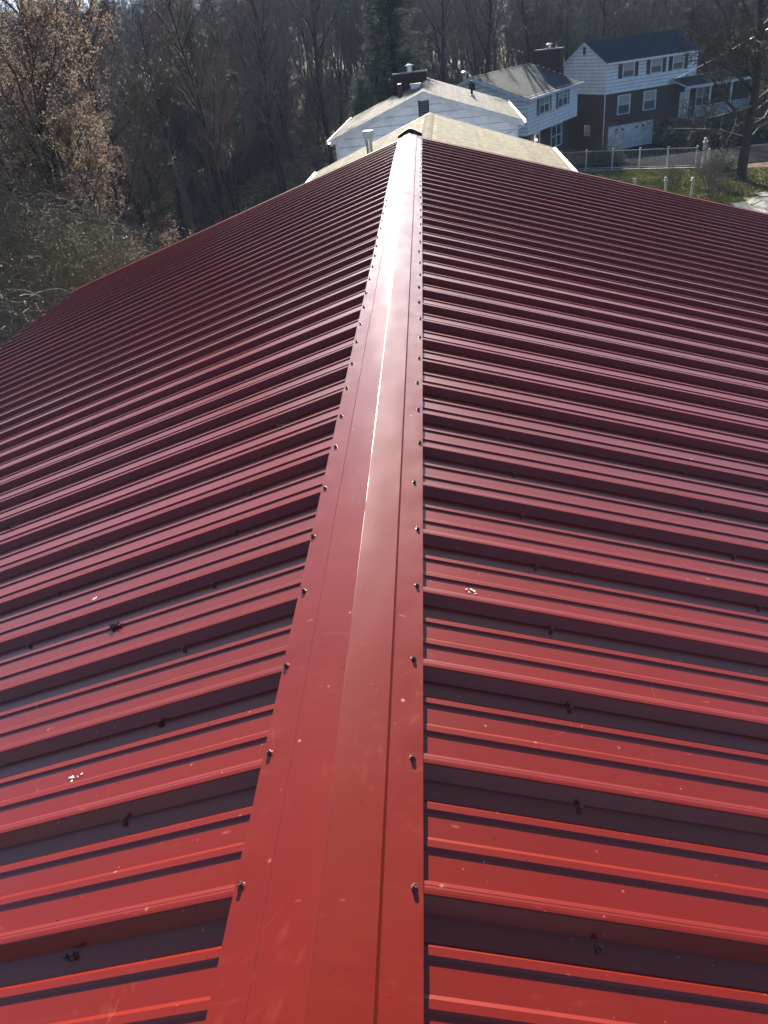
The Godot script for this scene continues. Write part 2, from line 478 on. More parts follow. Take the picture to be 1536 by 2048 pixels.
func build_red_roof() -> void:
	var house := thing("metal_roofed_house", "house under the big red ribbed metal roof, in front of all else", "house", Vector3.ZERO)
	for side in [-1.0, 1.0]:
		var pm := panel_mesh(side)
		for k in range(-2, 13): # each sheet covers three ribs
			var o := part("roof_panel", pm, house)
			o.position = Vector3(0, 0, RIB0 - RIB * (3 * k + 2))
			o.material_override = M.metals[(k * 5 + (3 if side > 0.0 else 0) + 20) % 4]
	for s in [[3.1, -0.5, 0.0], [-0.42, -4.28, 0.0022], [-4.2, -7.94, 0.0], [-7.86, -11.3, 0.0022], [-11.22, -12.95, 0.0]]:
		var cap := part("ridge_cap", cap_mesh(s[0], s[1], s[2], int(100 - s[1] * 7)), house)
		cap.position.x = 0.003 * sin(s[1] * 2.3)
	# screws: one on each rib along both edges of the cap, and rows on the pans by the ribs
	var r := RandomNumberGenerator.new()
	r.seed = 12
	var sm := screw_mesh()
	var all := []
	for side in [-1.0, 1.0]:
		for k in range(-5, 39):
			var z := RIB0 - RIB * k
			all.append(Transform3D(roof_basis(side) * Basis(Vector3.UP, r.randf() * TAU) * Basis(Vector3.RIGHT, r.randfn() * 0.05), on_roof(side, 0.176 + r.randfn() * 0.006, z + r.randfn() * 0.007, 0.0004)))
			for row in [0.575, 1.37, 2.17, 2.97, 3.77, 4.57, 5.37, 6.1]:
				all.append(Transform3D(roof_basis(side) * Basis(Vector3.UP, r.randf() * TAU) * Basis(Vector3.RIGHT, r.randfn() * 0.06), on_roof(side, row + r.randfn() * 0.012, z + 0.049 + r.randfn() * 0.004, -RIB_H - 0.0015)))
	var rank := []
	for t in all:
		var s := seen_at(t.origin)
		var inside: bool = s.z > 0.1 and s.x > -15 and s.x < 1551 and s.y > -15 and s.y < 2063
		rank.append([s.z + (0.0 if inside else 1000.0), t])
	rank.sort_custom(func(a, b): return a[0] < b[0])
	var rest := []
	for i in rank.size():
		if i < 300:
			var o := part("screw", sm, house)
			o.transform = rank[i][1]
		elif rank[i][0] < 500.0:
			rest.append(rank[i][1])
	var mm := MultiMesh.new()
	mm.transform_format = MultiMesh.TRANSFORM_3D
	mm.mesh = sm
	mm.instance_count = rest.size()
	for i in rest.size():
		mm.set_instance_transform(i, rest[i])
	var mi := MultiMeshInstance3D.new()
	mi.name = "distant_screws"
	mi.multimesh = mm
	mi.set_meta("kind", "stuff")
	house.add_child(mi)
	# deck under the sheets, rake trim, fascia, walls
	for side in [-1.0, 1.0]:
		var mb := MB.new()
		var a := on_roof(side, 0.02, ROOF_END + 0.03, -RIB_H - 0.012)
		var dn := on_roof(side, EAVE - 0.1, 0, 0) - on_roof(side, 0.02, 0, 0)
		mb.box(a, dn, roof_basis(side).y * -0.14, Vector3(0, 0, 15.6))
		build("roof_deck", mb, M.dark, house)
		var tr := MB.new()
		var t0 := on_roof(side, 0.02, ROOF_END - 0.012, 0.004)
		var td := on_roof(side, EAVE + 0.02, 0, 0) - on_roof(side, 0.02, 0, 0)
		var up := roof_basis(side).y
		tr.box(t0, td, up * 0.0025, Vector3(0, 0, 0.075))
		tr.box(t0 + up * 0.0026, td, up * -0.16, Vector3(0, 0, -0.004))
		tr.tube(t0 + Vector3(0, 0, -0.002) + up * 0.002, t0 + td + Vector3(0, 0, -0.002) + up * 0.002, 0.006, 0.006, 6)
		build("rake_trim", tr, M.trim, house)
		var fb := MB.new()
		var f0 := on_roof(side, EAVE - 0.09, ROOF_END + 0.02, -RIB_H - 0.03)
		fb.box(f0, Vector3(side * 0.025, 0, 0), Vector3(0, -0.2, 0), Vector3(0, 0, 15.5))
		build("fascia", fb, M.white, house)
		var gut := MB.new()
		var g0 := f0 + Vector3(side * 0.03, -0.02, 0)
		gut.box(g0, Vector3(side * 0.11, 0, 0), Vector3(0, 0.006, 0) - Vector3(0, 0.1, 0), Vector3(0, 0, 15.5))
		build("gutter", gut, M.gutter, house)
	var wb := MB.new()
	var wx := 5.35
	var g := land(0, 0) - 0.4
	wb.box(Vector3(-wx, g, ROOF_END + 0.35), Vector3(2 * wx, 0, 0), Vector3(0, -g - 1.9, 0), Vector3(0, 0, 14.9))
	build("wall", wb, M.siding, house)
	# the black closure that sticks out under the far end of the cap
	var cb := MB.new()
	for i in 9:
		var a0 := lerpf(-0.19, 0.19, i / 9.0)
		var a1 := lerpf(-0.19, 0.19, (i + 1) / 9.0)
		var y0 := 0.045 - absf(a0) * 0.42 + 0.02 * cos(a0 * 7.0)
		var y1 := 0.045 - absf(a1) * 0.42 + 0.02 * cos(a1 * 7.0)
		cb.hexa([Vector3(a0, y0 - 0.05, -13.02), Vector3(a1, y1 - 0.05, -13.02), Vector3(a1, y1 - 0.05, -12.94), Vector3(a0, y0 - 0.05, -12.94), Vector3(a0, y0 + 0.006, -13.02), Vector3(a1, y1 + 0.006, -13.02), Vector3(a1, y1 + 0.006, -12.94), Vector3(a0, y0 + 0.006, -12.94)])
	build("ridge_closure", cb, M.rubber, house)

# ---------------------------------------------------------------- houses
func house_at(called: String, label: String, at: Vector3, az: float) -> Node3D:
	# local x runs along the front, local z comes out of it
	var o := thing(called, label, "house", at)
	var a := deg_to_rad(az)
	o.basis = Basis(Vector3(sin(a), 0, -cos(a)), Vector3.UP, Vector3(cos(a), 0, sin(a)))
	return o

func shingles(house: Node3D, mkey: String, o: Vector3, along: Vector3, down: Vector3, length: float, run: float, tones: Array, sd: int, expo := 0.15, tab := 0.31) -> void:
	# o: the ridge end of the slope; courses overlap from the eave up, every tab a tilted slab of its own tone
	var r := RandomNumberGenerator.new()
	r.seed = sd
	var deck := MB.new()
	var nrm := along.cross(down).normalized()
	if nrm.y < 0.0: nrm = -nrm
	deck.box(o - nrm * 0.015, along * length, nrm * -0.12, down * run)
	var dk := build("roof_deck", deck, M.white, house)
	var mb := MB.new()
	mb.colored = true
	var rows := int(run / expo)
	for i in rows:
		var t := run - i * expo
		var x := -r.randf() * tab
		var lot := r.randf_range(0.78, 1.14) # each course from its own bundle
		while x < length:
			var w := tab * r.randf_range(0.75, 1.25)
			var x0 := maxf(x, 0.0)
			var x1 := minf(x + w - 0.006, length)
			x += w
			if x1 - x0 < 0.01: continue
			var tone: Color = tones[r.randi() % tones.size()]
			mb.col = tone * r.randf_range(0.88, 1.1) * lot
			var lip := 0.012 + r.randf() * 0.004
			var a := o + along * x0 + down * (t + 0.0)
			var b := o + along * x1 + down * (t + 0.0)
			var c := o + along * x1 + down * maxf(t - expo * 1.15, 0.0)
			var d := o + along * x0 + down * maxf(t - expo * 1.15, 0.0)
			mb.quad(a + nrm * lip, b + nrm * lip, c + nrm * 0.002, d + nrm * 0.002)
			mb.quad(a, b, b + nrm * lip, a + nrm * lip)
	build("shingles", mb, M[mkey], dk, "stuff")

func ridge_tiles(house: Node3D, mkey: String, o: Vector3, along: Vector3, length: float, s1: Vector3, s2: Vector3, tones: Array, sd: int) -> void:
	var r := RandomNumberGenerator.new()
	r.seed = sd
	var n := int(length / 0.2)
	for i in n:
		var mb := MB.new()
		mb.colored = true
		mb.col = tones[r.randi() % tones.size()] * r.randf_range(0.95, 1.15)
		var a := o + along * (i * length / n) + Vector3(0, 0.022, 0)
		var b := a + along * (length / n * 1.12) + Vector3(0, 0.004, 0)
		for s in [s1, s2]:
			mb.quad(a, b, b + s * 0.17, a + s * 0.17 - Vector3(0, 0.004, 0))
			mb.quad(b, b + s * 0.17, b + s * 0.17 + Vector3(0, -0.006, 0), b + Vector3(0, -0.006, 0))
		build("ridge_shingle", mb, M[mkey], house)

func board(house: Node3D, o: Vector3, right: Vector3, out: Vector3, y0: float, y1: float, b0: float, b1: float, t0: float, t1: float, gap := 0.035) -> void:
	if b1 - b0 < 0.05: return
	var mb := MB.new()
	var p := []
	for q in [[b0, y0 + gap, 0.004], [b1, y0 + gap, 0.004], [b1, y0 + gap, 0.075], [b0, y0 + gap, 0.075], [t0, y1, 0.004], [t1, y1, 0.004], [t1, y1, 0.062], [t0, y1, 0.062]]:
		p.append(o + right * q[0] + Vector3(0, q[1], 0) + out * q[2])
	mb.hexa(p)
	build("siding_board", mb, M.siding, house)

func wall_siding(house: Node3D, o: Vector3, right: Vector3, out: Vector3, w: float, h: float, expo: float, gap := 0.035) -> void:
	var n := int(round(h / expo))
	for i in n:
		board(house, o, right, out, i * h / n, (i + 1) * h / n, 0, w, 0, w, gap)

func gable_siding(house: Node3D, o: Vector3, right: Vector3, out: Vector3, w: float, h: float, expo: float, gap := 0.035) -> void:
	# a triangle of boards above a wall of width w
	var n := int(ceil(h / expo))
	for i in n:
		var y0 := i * expo
		var y1 := minf((i + 1) * expo, h - 0.01)
		var b := w * 0.5 * y0 / h
		var t := w * 0.5 * y1 / h
		board(house, o, right, out, y0, y1, b, w - b, t, w - t, gap)

func bar(mb: MB, o: Vector3, right: Vector3, out: Vector3, x0: float, x1: float, y0: float, y1: float, d0: float, d1: float) -> void:
	mb.box(o + right * x0 + Vector3(0, y0, 0) + out * d0, right * (x1 - x0), Vector3(0, y1 - y0, 0), out * (d1 - d0))

func window(house: Node3D, o: Vector3, right: Vector3, out: Vector3, w: float, h: float, units: int, shutter: Material = null, blind := 0.5) -> void:
	var mb := MB.new()
	var f := 0.07
	bar(mb, o, right, out, -f, w + f, -f, 0.0, 0.0, 0.085)
	bar(mb, o, right, out, -f, w + f, h, h + f, 0.0, 0.08)
	bar(mb, o, right, out, -f, 0.0, 0.0, h, 0.0, 0.075)
	bar(mb, o, right, out, w, w + f, 0.0, h, 0.0, 0.075)
	var wn := build("window", mb, M.white, house)
	var uw := w / units
	for u in units:
		var sash := MB.new()
		bar(sash, o, right, out, u * uw, u * uw + 0.05, 0.0, h, 0.01, 0.06)
		bar(sash, o, right, out, (u + 1) * uw - 0.05, (u + 1) * uw, 0.0, h, 0.01, 0.058)
		bar(sash, o, right, out, u * uw, (u + 1) * uw, h * 0.5 - 0.03, h * 0.5 + 0.03, 0.012, 0.062)
		build("sash", sash, M.white, wn)
		for k in 2:
			var gp := MB.new()
			bar(gp, o, right, out, u * uw + 0.05, (u + 1) * uw - 0.05, k * h * 0.5, (k + 1) * h * 0.5, 0.034, 0.038)
			build("pane", gp, M.glass, wn)
	if blind > 0.0:
		var bl := MB.new()
		bar(bl, o, right, out, 0.02, w - 0.02, h * (1.0 - blind), h, 0.014, 0.02)
		build("blind", bl, M.blind, wn)
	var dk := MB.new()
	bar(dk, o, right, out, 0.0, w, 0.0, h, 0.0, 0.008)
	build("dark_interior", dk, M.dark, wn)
	if shutter:
		for s in [[-f - 0.42, -f - 0.02], [w + f + 0.02, w + f + 0.42]]:
			var sh := MB.new()
			bar(sh, o, right, out, s[0], s[1], -0.05, h + 0.05, 0.03, 0.055)
			for k in 9:
				bar(sh, o, right, out, s[0] + 0.05, s[1] - 0.05, h * (k + 0.1) / 9.0, h * (k + 0.75) / 9.0, 0.056, 0.07)
			build("shutter", sh, shutter, house)

func louver(house: Node3D, o: Vector3, right: Vector3, out: Vector3, w: float, h: float, n: int, slats: Material, frame: Material) -> void:
	var mb := MB.new()
	bar(mb, o, right, out, 0, w, 0, h, 0.03, 0.045)
	bar(mb, o, right, out, -0.05, 0, -0.05, h + 0.05, 0.03, 0.07)
	bar(mb, o, right, out, w, w + 0.05, -0.05, h + 0.05, 0.03, 0.07)
	var v := build("gable_vent", mb, frame, house)
	for k in n:
		var s := MB.new()
		var y := h * (k + 0.15) / n
		var p := []
		for q in [[0, y, 0.046], [w, y, 0.046], [w, y, 0.07], [0, y, 0.07], [0, y + h / n * 0.65, 0.046], [w, y + h / n * 0.65, 0.046], [w, y + h / n * 0.6, 0.052], [0, y + h / n * 0.6, 0.052]]:
			p.append(o + right * q[0] + Vector3(0, q[1], 0) + out * q[2])
		s.hexa(p)
		build("slat", s, slats, v)

func pipe(house: Node3D, called: String, pts: Array, r: float, material: Material) -> void:
	var mb := MB.new()
	for i in pts.size() - 1:
		mb.tube(pts[i], pts[i + 1], r, r, 8, true)
	build(called, mb, material, house)

func chimney(house: Node3D, o: Vector3, sx: float, sz: float, h: float, flue := true) -> void:
	var mb := MB.new()
	mb.cbox(o + Vector3(0, h * 0.5, 0), Vector3(sx, h, sz))
	mb.cbox(o + Vector3(0, h - 0.12, 0), Vector3(sx + 0.08, 0.1, sz + 0.08))
	var c := build("chimney", mb, M.brick, house)
	var cp := MB.new()
	cp.cbox(o + Vector3(0, h + 0.03, 0), Vector3(sx + 0.12, 0.06, sz + 0.12))
	build("chimney_cap", cp, M.concrete, c)
	if flue:
		var fl := MB.new()
		fl.lathe(o + Vector3(0, h + 0.06, 0), [[0.16, 0.0], [0.16, 0.22], [0.14, 0.22], [0.14, 0.3], [0.28, 0.3], [0.28, 0.34], [0.0, 0.42]], 10)
		build("flue_cap", fl, M.galv, c)

func build_beige_house() -> void:
	var h := house_at("beige_roofed_house", "house with sunlit beige shingle roof just past the red roof's end", Vector3(0.38, land(0, -24), -32.0), 91.4)
	var gy := land(0, -24)
	var ry := -1.36 - gy # ridge height in local y
	var half := 4.55
	var ey := ry - 1.62
	var tones := [Color(0.230, 0.185, 0.099), Color(0.294, 0.239, 0.134), Color(0.185, 0.147, 0.076), Color(0.255, 0.217, 0.134), Color(0.211, 0.172, 0.092)]
	var length := 15.0
	for s in [-1.0, 1.0]:
		var dn := Vector3(s * half, ey - ry, 0)
		shingles(h, "sh_beige", Vector3(0, ry, 0), Vector3(0, 0, 1), dn.normalized(), length, dn.length(), tones, 40 + int(s))
		var g := MB.new()
		var p := Vector3(s * half, ey - 0.02, -0.05)
		g.box(p, Vector3(s * 0.13, 0, 0), Vector3(0, -0.012, 0), Vector3(0, 0, length + 0.1))
		g.box(p + Vector3(s * 0.13, 0.03, 0), Vector3(s * 0.012, 0, 0), Vector3(0, -0.13, 0), Vector3(0, 0, length + 0.1))
		g.box(p + Vector3(0, -0.1, 0), Vector3(s * 0.13, 0, 0), Vector3(0, -0.012, 0), Vector3(0, 0, length + 0.1))
		build("gutter", g, M.gutter, h)
		var rk := MB.new()
		rk.box(Vector3(0, ry + 0.02, -0.06), dn, Vector3(0, -0.2, 0), Vector3(0, 0, 0.045))
		build("rake_board", rk, M.white, h)
	var s1 := Vector3(half, ey - ry, 0).normalized()
	ridge_tiles(h, "sh_beige", Vector3(0, ry, 0), Vector3(0, 0, 1), length, s1, Vector3(-s1.x, s1.y, 0), tones, 43)
	var wb := MB.new()
	wb.box(Vector3(-half + 0.35, -0.6, 0.3), Vector3(2 * half - 0.7, 0, 0), Vector3(0, ey + 0.5, 0), Vector3(0, 0, length - 0.6))
	build("wall", wb, M.siding, h)
	# metal flue standing on the left slope, with a pale cap
	var fx := -1.83
	var fz := 6.0
	var fy := ry + fx * -1.0 * (ey - ry) / half
	var fl := MB.new()
	fl.lathe(Vector3(fx, fy - 0.05, fz), [[0.17, 0.0], [0.13, 0.12], [0.10, 0.14], [0.10, 0.62], [0.13, 0.64], [0.13, 0.68]], 14)
	var fp := build("flue_pipe", fl, M.galv, h)
	var fc := MB.new()
	fc.lathe(Vector3(fx, fy + 0.63, fz), [[0.10, 0.0], [0.19, 0.12], [0.19, 0.2], [0.15, 0.24], [0.0, 0.26]], 14)
	build("flue_cap", fc, M.white, fp)

func build_white_house() -> void:
	var az := 91.4
	var gy := land(0, -42) - 0.3
	var h := house_at("white_gabled_house", "white sided house with gable vent and streaked grey roof, behind beige roof", Vector3(0.13, gy, -40.0), az)
	var ry := -1.11 - gy
	var half := 4.62
	var ey := ry - 1.62
	var length := 11.5
	var R := Vector3(1, 0, 0)
	var O := Vector3(0, 0, 1)
	var tones := [Color(0.129, 0.114, 0.095), Color(0.175, 0.148, 0.114), Color(0.084, 0.074, 0.065), Color(0.190, 0.156, 0.114), Color(0.110, 0.095, 0.080)]
	for s in [-1.0, 1.0]:
		var dn := Vector3(s * half, ey - ry, 0)
		shingles(h, "sh_grey", Vector3(0, ry, 0.16), Vector3(0, 0, -1), dn.normalized(), length, dn.length(), tones, 50 + int(s))
		var rk := MB.new()
		rk.box(Vector3(0, ry - 0.005, 0.12), dn, Vector3(0, -0.24, 0), Vector3(0, 0, 0.05))
		build("rake_board", rk, M.white, h)
		var g := MB.new()
		var p := Vector3(s * half, ey - 0.02, 0.2)
		g.box(p + Vector3(s * 0.13, 0.03, 0), Vector3(s * 0.012, 0, 0), Vector3(0, -0.13, 0), Vector3(0, 0, -length - 0.1))
		g.box(p + Vector3(0, -0.1, 0), Vector3(s * 0.13, 0, 0), Vector3(0, -0.012, 0), Vector3(0, 0, -length - 0.1))
		build("gutter", g, M.gutter, h)
	var s1 := Vector3(half, ey - ry, 0).normalized()
	ridge_tiles(h, "sh_grey", Vector3(0, ry, 0.16), Vector3(0, 0, -1), length, s1, Vector3(-s1.x, s1.y, 0), tones, 53)
	var wx := half - 0.3
	var wt := ey - 0.02
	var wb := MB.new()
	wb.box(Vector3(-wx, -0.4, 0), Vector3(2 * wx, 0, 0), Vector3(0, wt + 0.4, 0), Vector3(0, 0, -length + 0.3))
	build("wall", wb, M.gap_shade, h)
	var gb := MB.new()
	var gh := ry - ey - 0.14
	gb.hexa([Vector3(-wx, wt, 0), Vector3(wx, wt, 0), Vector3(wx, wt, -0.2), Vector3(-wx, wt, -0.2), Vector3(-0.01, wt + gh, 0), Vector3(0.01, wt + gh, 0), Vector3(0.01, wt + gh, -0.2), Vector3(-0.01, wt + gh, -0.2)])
	build("gable_wall", gb, M.gap_shade, h)
	wall_siding(h, Vector3(-wx, wt - 3.6, 0), R, O, 2 * wx, 3.6, 0.36, 0.02)
	gable_siding(h, Vector3(-wx, wt, 0), R, O, 2 * wx, gh, 0.36, 0.02)
	for s in [-1.0, 1.0]:
		wall_siding(h, Vector3(s * wx, wt - 3.6, -length + 0.3), Vector3(0, 0, 1), Vector3(s, 0, 0), length - 0.3, 3.6, 0.36, 0.02)
	for s in [-1.0, 1.0]:
		var cn := MB.new()
		cn.cbox(Vector3(s * (wx - 0.02), wt - 1.8, 0.045), Vector3(0.14, 3.5, 0.1))
		build("corner_board", cn, M.white, h)
	louver(h, Vector3(-0.19, ry - 1.15, 0.05), R, O, 0.4, 0.78, 8, M.vent, M.dark)
	pipe(h, "downspout", [Vector3(half + 0.05, ey - 0.1, 0.12), Vector3(half + 0.02, ey - 0.25, 0.1), Vector3(half - 1.4, ey - 0.72, 0.09), Vector3(half - 1.5, ey - 3.5, 0.09)], 0.045, M.white)
	pipe(h, "downspout", [Vector3(wx - 0.05, ey - 0.9, 0.12), Vector3(wx - 0.05, ey - 3.5, 0.1)], 0.04, M.white)
	var sy := (ey - ry) / half
	chimney(h, Vector3(-0.95, ry - 0.75, -10.0), 1.9, 0.65, 1.15)
	pipe(h, "vent_pipe", [Vector3(-1.35, ry + 1.35 * sy - 0.1, -5.6), Vector3(-1.35, ry + 1.35 * sy + 0.62, -5.6)], 0.12, M.redpipe)
	pipe(h, "vent_pipe", [Vector3(2.45, ry + 2.45 * sy - 0.1, -5.9), Vector3(2.45, ry + 2.45 * sy + 0.75, -5.9)], 0.06, M.rubber)
	var fl := MB.new()
	fl.lathe(Vector3(2.45, ry + 2.45 * sy, -5.9), [[0.2, -0.03], [0.09, 0.1], [0.06, 0.11]], 10)
	build("pipe_flashing", fl, M.white, h)
	var rv := MB.new()
	rv.cbox(Vector3(-0.5, ry + 0.5 * sy + 0.12, -5.5), Vector3(0.5, 0.2, 0.5))
	rv.cbox(Vector3(-0.5, ry + 0.5 * sy + 0.24, -5.5), Vector3(0.58, 0.04, 0.58))
	build("roof_vent", rv, M.galv, h)

func build_shuttered_house() -> void:
	var C := Vector3(7.68, -6.31, -63.57)
	var gy := land(9, -66) - 0.2
	var h := house_at("shuttered_house", "two storey white house with blue shutters overhanging a brick ground floor", Vector3(C.x, gy, C.z), 29.0)
	var b := C.y - gy # bottom of the overhanging storey in local y
	var R := Vector3(1, 0, 0)
	var O := Vector3(0, 0, 1)
	var L := 11.0
	var D := 8.8
	var sh := 2.62
	var rise := 1.62
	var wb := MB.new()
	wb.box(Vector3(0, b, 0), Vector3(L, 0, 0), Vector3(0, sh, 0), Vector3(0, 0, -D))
	build("upper_wall", wb, M.gap_shade, h)
	wall_siding(h, Vector3(0, b, 0), R, O, L, sh, 0.27, 0.03)
	wall_siding(h, Vector3(0, b, -D), Vector3(0, 0, 1), Vector3(-1, 0, 0), D, sh, 0.27, 0.03)
	wall_siding(h, Vector3(L, b, -D), Vector3(0, 0, 1), Vector3(1, 0, 0), D, sh, 0.27, 0.03)
	gable_siding(h, Vector3(0, b + sh, -D), Vector3(0, 0, 1), Vector3(-1, 0, 0), D, rise - 0.1, 0.27, 0.03)
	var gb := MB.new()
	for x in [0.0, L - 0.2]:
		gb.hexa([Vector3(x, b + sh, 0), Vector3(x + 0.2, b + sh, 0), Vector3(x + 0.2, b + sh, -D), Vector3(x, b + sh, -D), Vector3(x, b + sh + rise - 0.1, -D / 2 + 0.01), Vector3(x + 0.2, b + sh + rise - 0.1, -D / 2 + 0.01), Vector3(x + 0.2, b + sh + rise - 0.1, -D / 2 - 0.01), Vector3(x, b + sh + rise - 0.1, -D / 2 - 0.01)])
	build("gable_wall", gb, M.gap_shade, h)
	var tones := [Color(0.099, 0.099, 0.095), Color(0.122, 0.118, 0.110), Color(0.084, 0.087, 0.087), Color(0.110, 0.106, 0.099)]
	var ry := b + sh + rise
	for s in [-1.0, 1.0]:
		var dn := Vector3(0, -(rise + 0.16), s * (D / 2 + 0.45))
		shingles(h, "sh_dark", Vector3(-0.35, ry, -D / 2), Vector3(1, 0, 0), dn.normalized(), L + 0.7, dn.length(), tones, 60 + int(s))
		for x in [-0.4, L + 0.33]:
			var rk := MB.new()
			rk.box(Vector3(x, ry - 0.02, -D / 2), Vector3(0.05, 0, 0), Vector3(0, -0.2, 0), dn)
			build("rake_board", rk, M.white, h)
	var s1 := Vector3(0, -(rise + 0.16), D / 2 + 0.45).normalized()
	ridge_tiles(h, "sh_dark", Vector3(-0.35, ry, -D / 2), Vector3(1, 0, 0), L + 0.7, s1, Vector3(0, s1.y, -s1.z), tones, 63)
	var g := MB.new()
	g.box(Vector3(-0.3, b + sh - 0.2, 0.42), Vector3(L + 0.6, 0, 0), Vector3(0, 0.14, 0), Vector3(0, 0, 0.1))
	build("gutter", g, M.gutter, h)
	var sof := MB.new()
	sof.box(Vector3(-0.3, b + sh - 0.14, 0.03), Vector3(L + 0.6, 0, 0), Vector3(0, 0.04, 0), Vector3(0, 0, 0.39))
	build("soffit", sof, M.white, h)
	var lw := MB.new()
	lw.box(Vector3(0.5, -0.5, -0.7), Vector3(L - 0.6, 0, 0), Vector3(0, b + 0.49, 0), Vector3(0, 0, -D + 1.0))
	build("brick_wall", lw, M.brick, h)
	window(h, Vector3(2.3, b + 1.22, 0.07), R, O, 2.0, 1.15, 2, M.shutter, 0.45)
	window(h, Vector3(6.35, b + 1.22, 0.07), R, O, 2.0, 1.15, 2, M.shutter, 0.45)
	window(h, Vector3(6.9, b - 1.85, -0.7), R, O, 2.3, 1.6, 2, M.shutter, 0.0)
	# front door
	var fr := MB.new()
	bar(fr, Vector3(3.3, b - 2.3, -0.7), R, O, -0.1, 1.05, 0.0, 2.12, 0.0, 0.06)
	var door := build("door", fr, M.white, h)
	var pn := MB.new()
	bar(pn, Vector3(3.3, b - 2.3, -0.7), R, O, 0.25, 0.7, 0.9, 1.9, 0.06, 0.075)
	build("door_pane", pn, M.shutter_dark, door)
	louver(h, Vector3(-0.05, b + sh + rise - 0.95, -D / 2 - 0.2), Vector3(0, 0, 1), Vector3(-1, 0, 0), 0.42, 0.5, 6, M.vent, M.dark)
	# wide chimney on the far end, its white stepped flashing
	chimney(h, Vector3(L + 0.75, ry - 2.3, -D / 2 + 1.6), 0.75, 2.3, 3.15)
	for i in 5:
		var st := MB.new()
		st.cbox(Vector3(L + 0.355, ry - 0.28 - i * 0.19, -D / 2 + 0.62 + i * 0.48), Vector3(0.03, 0.2, 0.5))
		build("step_flashing", st, M.white, h)
	var tv := MB.new()
	tv.lathe(Vector3(-0.1, ry - 0.05, -D / 2 - 0.6), [[0.1, -0.2], [0.1, 0.16], [0.2, 0.2], [0.24, 0.32], [0.2, 0.44], [0.0, 0.5]], 12)
	build("turbine_vent", tv, M.galv, h)
	# globe lamp by the door
	var gl := MB.new()
	gl.tube(Vector3(3.02, b - 0.72, -0.7), Vector3(3.02, b - 0.72, -0.54), 0.02, 0.02, 6)
	var lamp := build("wall_lamp", gl, M.dark, h)
	var em := mat(Color(1, 0.97, 0.9), 0.4)
	em.emission_enabled = true
	em.emission = Color(1.0, 0.95, 0.85)
	em.emission_energy_multiplier = 1.6
	var sp := SphereMesh.new()
	sp.radius = 0.09; sp.height = 0.18
	sp.radial_segments = 16; sp.rings = 8
	sp.material = em
	var bulb := part("lamp_globe", sp, lamp)
	bulb.position = Vector3(3.02, b - 0.66, -0.46)
	var ol := OmniLight3D.new()
	ol.name = "globe_light"
	ol.light_energy = 0.03
	ol.light_color = Color(1.0, 0.93, 0.8)
	ol.omni_range = 12.0
	ol.omni_attenuation = 2.0
	ol.light_size = 0.08
	ol.shadow_enabled = true
	h.add_child(ol)
	ol.position = Vector3(3.02, b - 0.66, -0.34)
	# entrance step rail
	var rl := MB.new()
	for k in 3:
		rl.tube(Vector3(4.9 + k * 0.7, b - 2.9, 0.5), Vector3(4.9 + k * 0.7, b - 2.0, 0.5), 0.03, 0.03, 6)
	rl.tube(Vector3(4.9, b - 2.0, 0.5), Vector3(6.3, b - 2.0, 0.5), 0.03, 0.03, 6)
	build("step_rail", rl, M.rail, h)

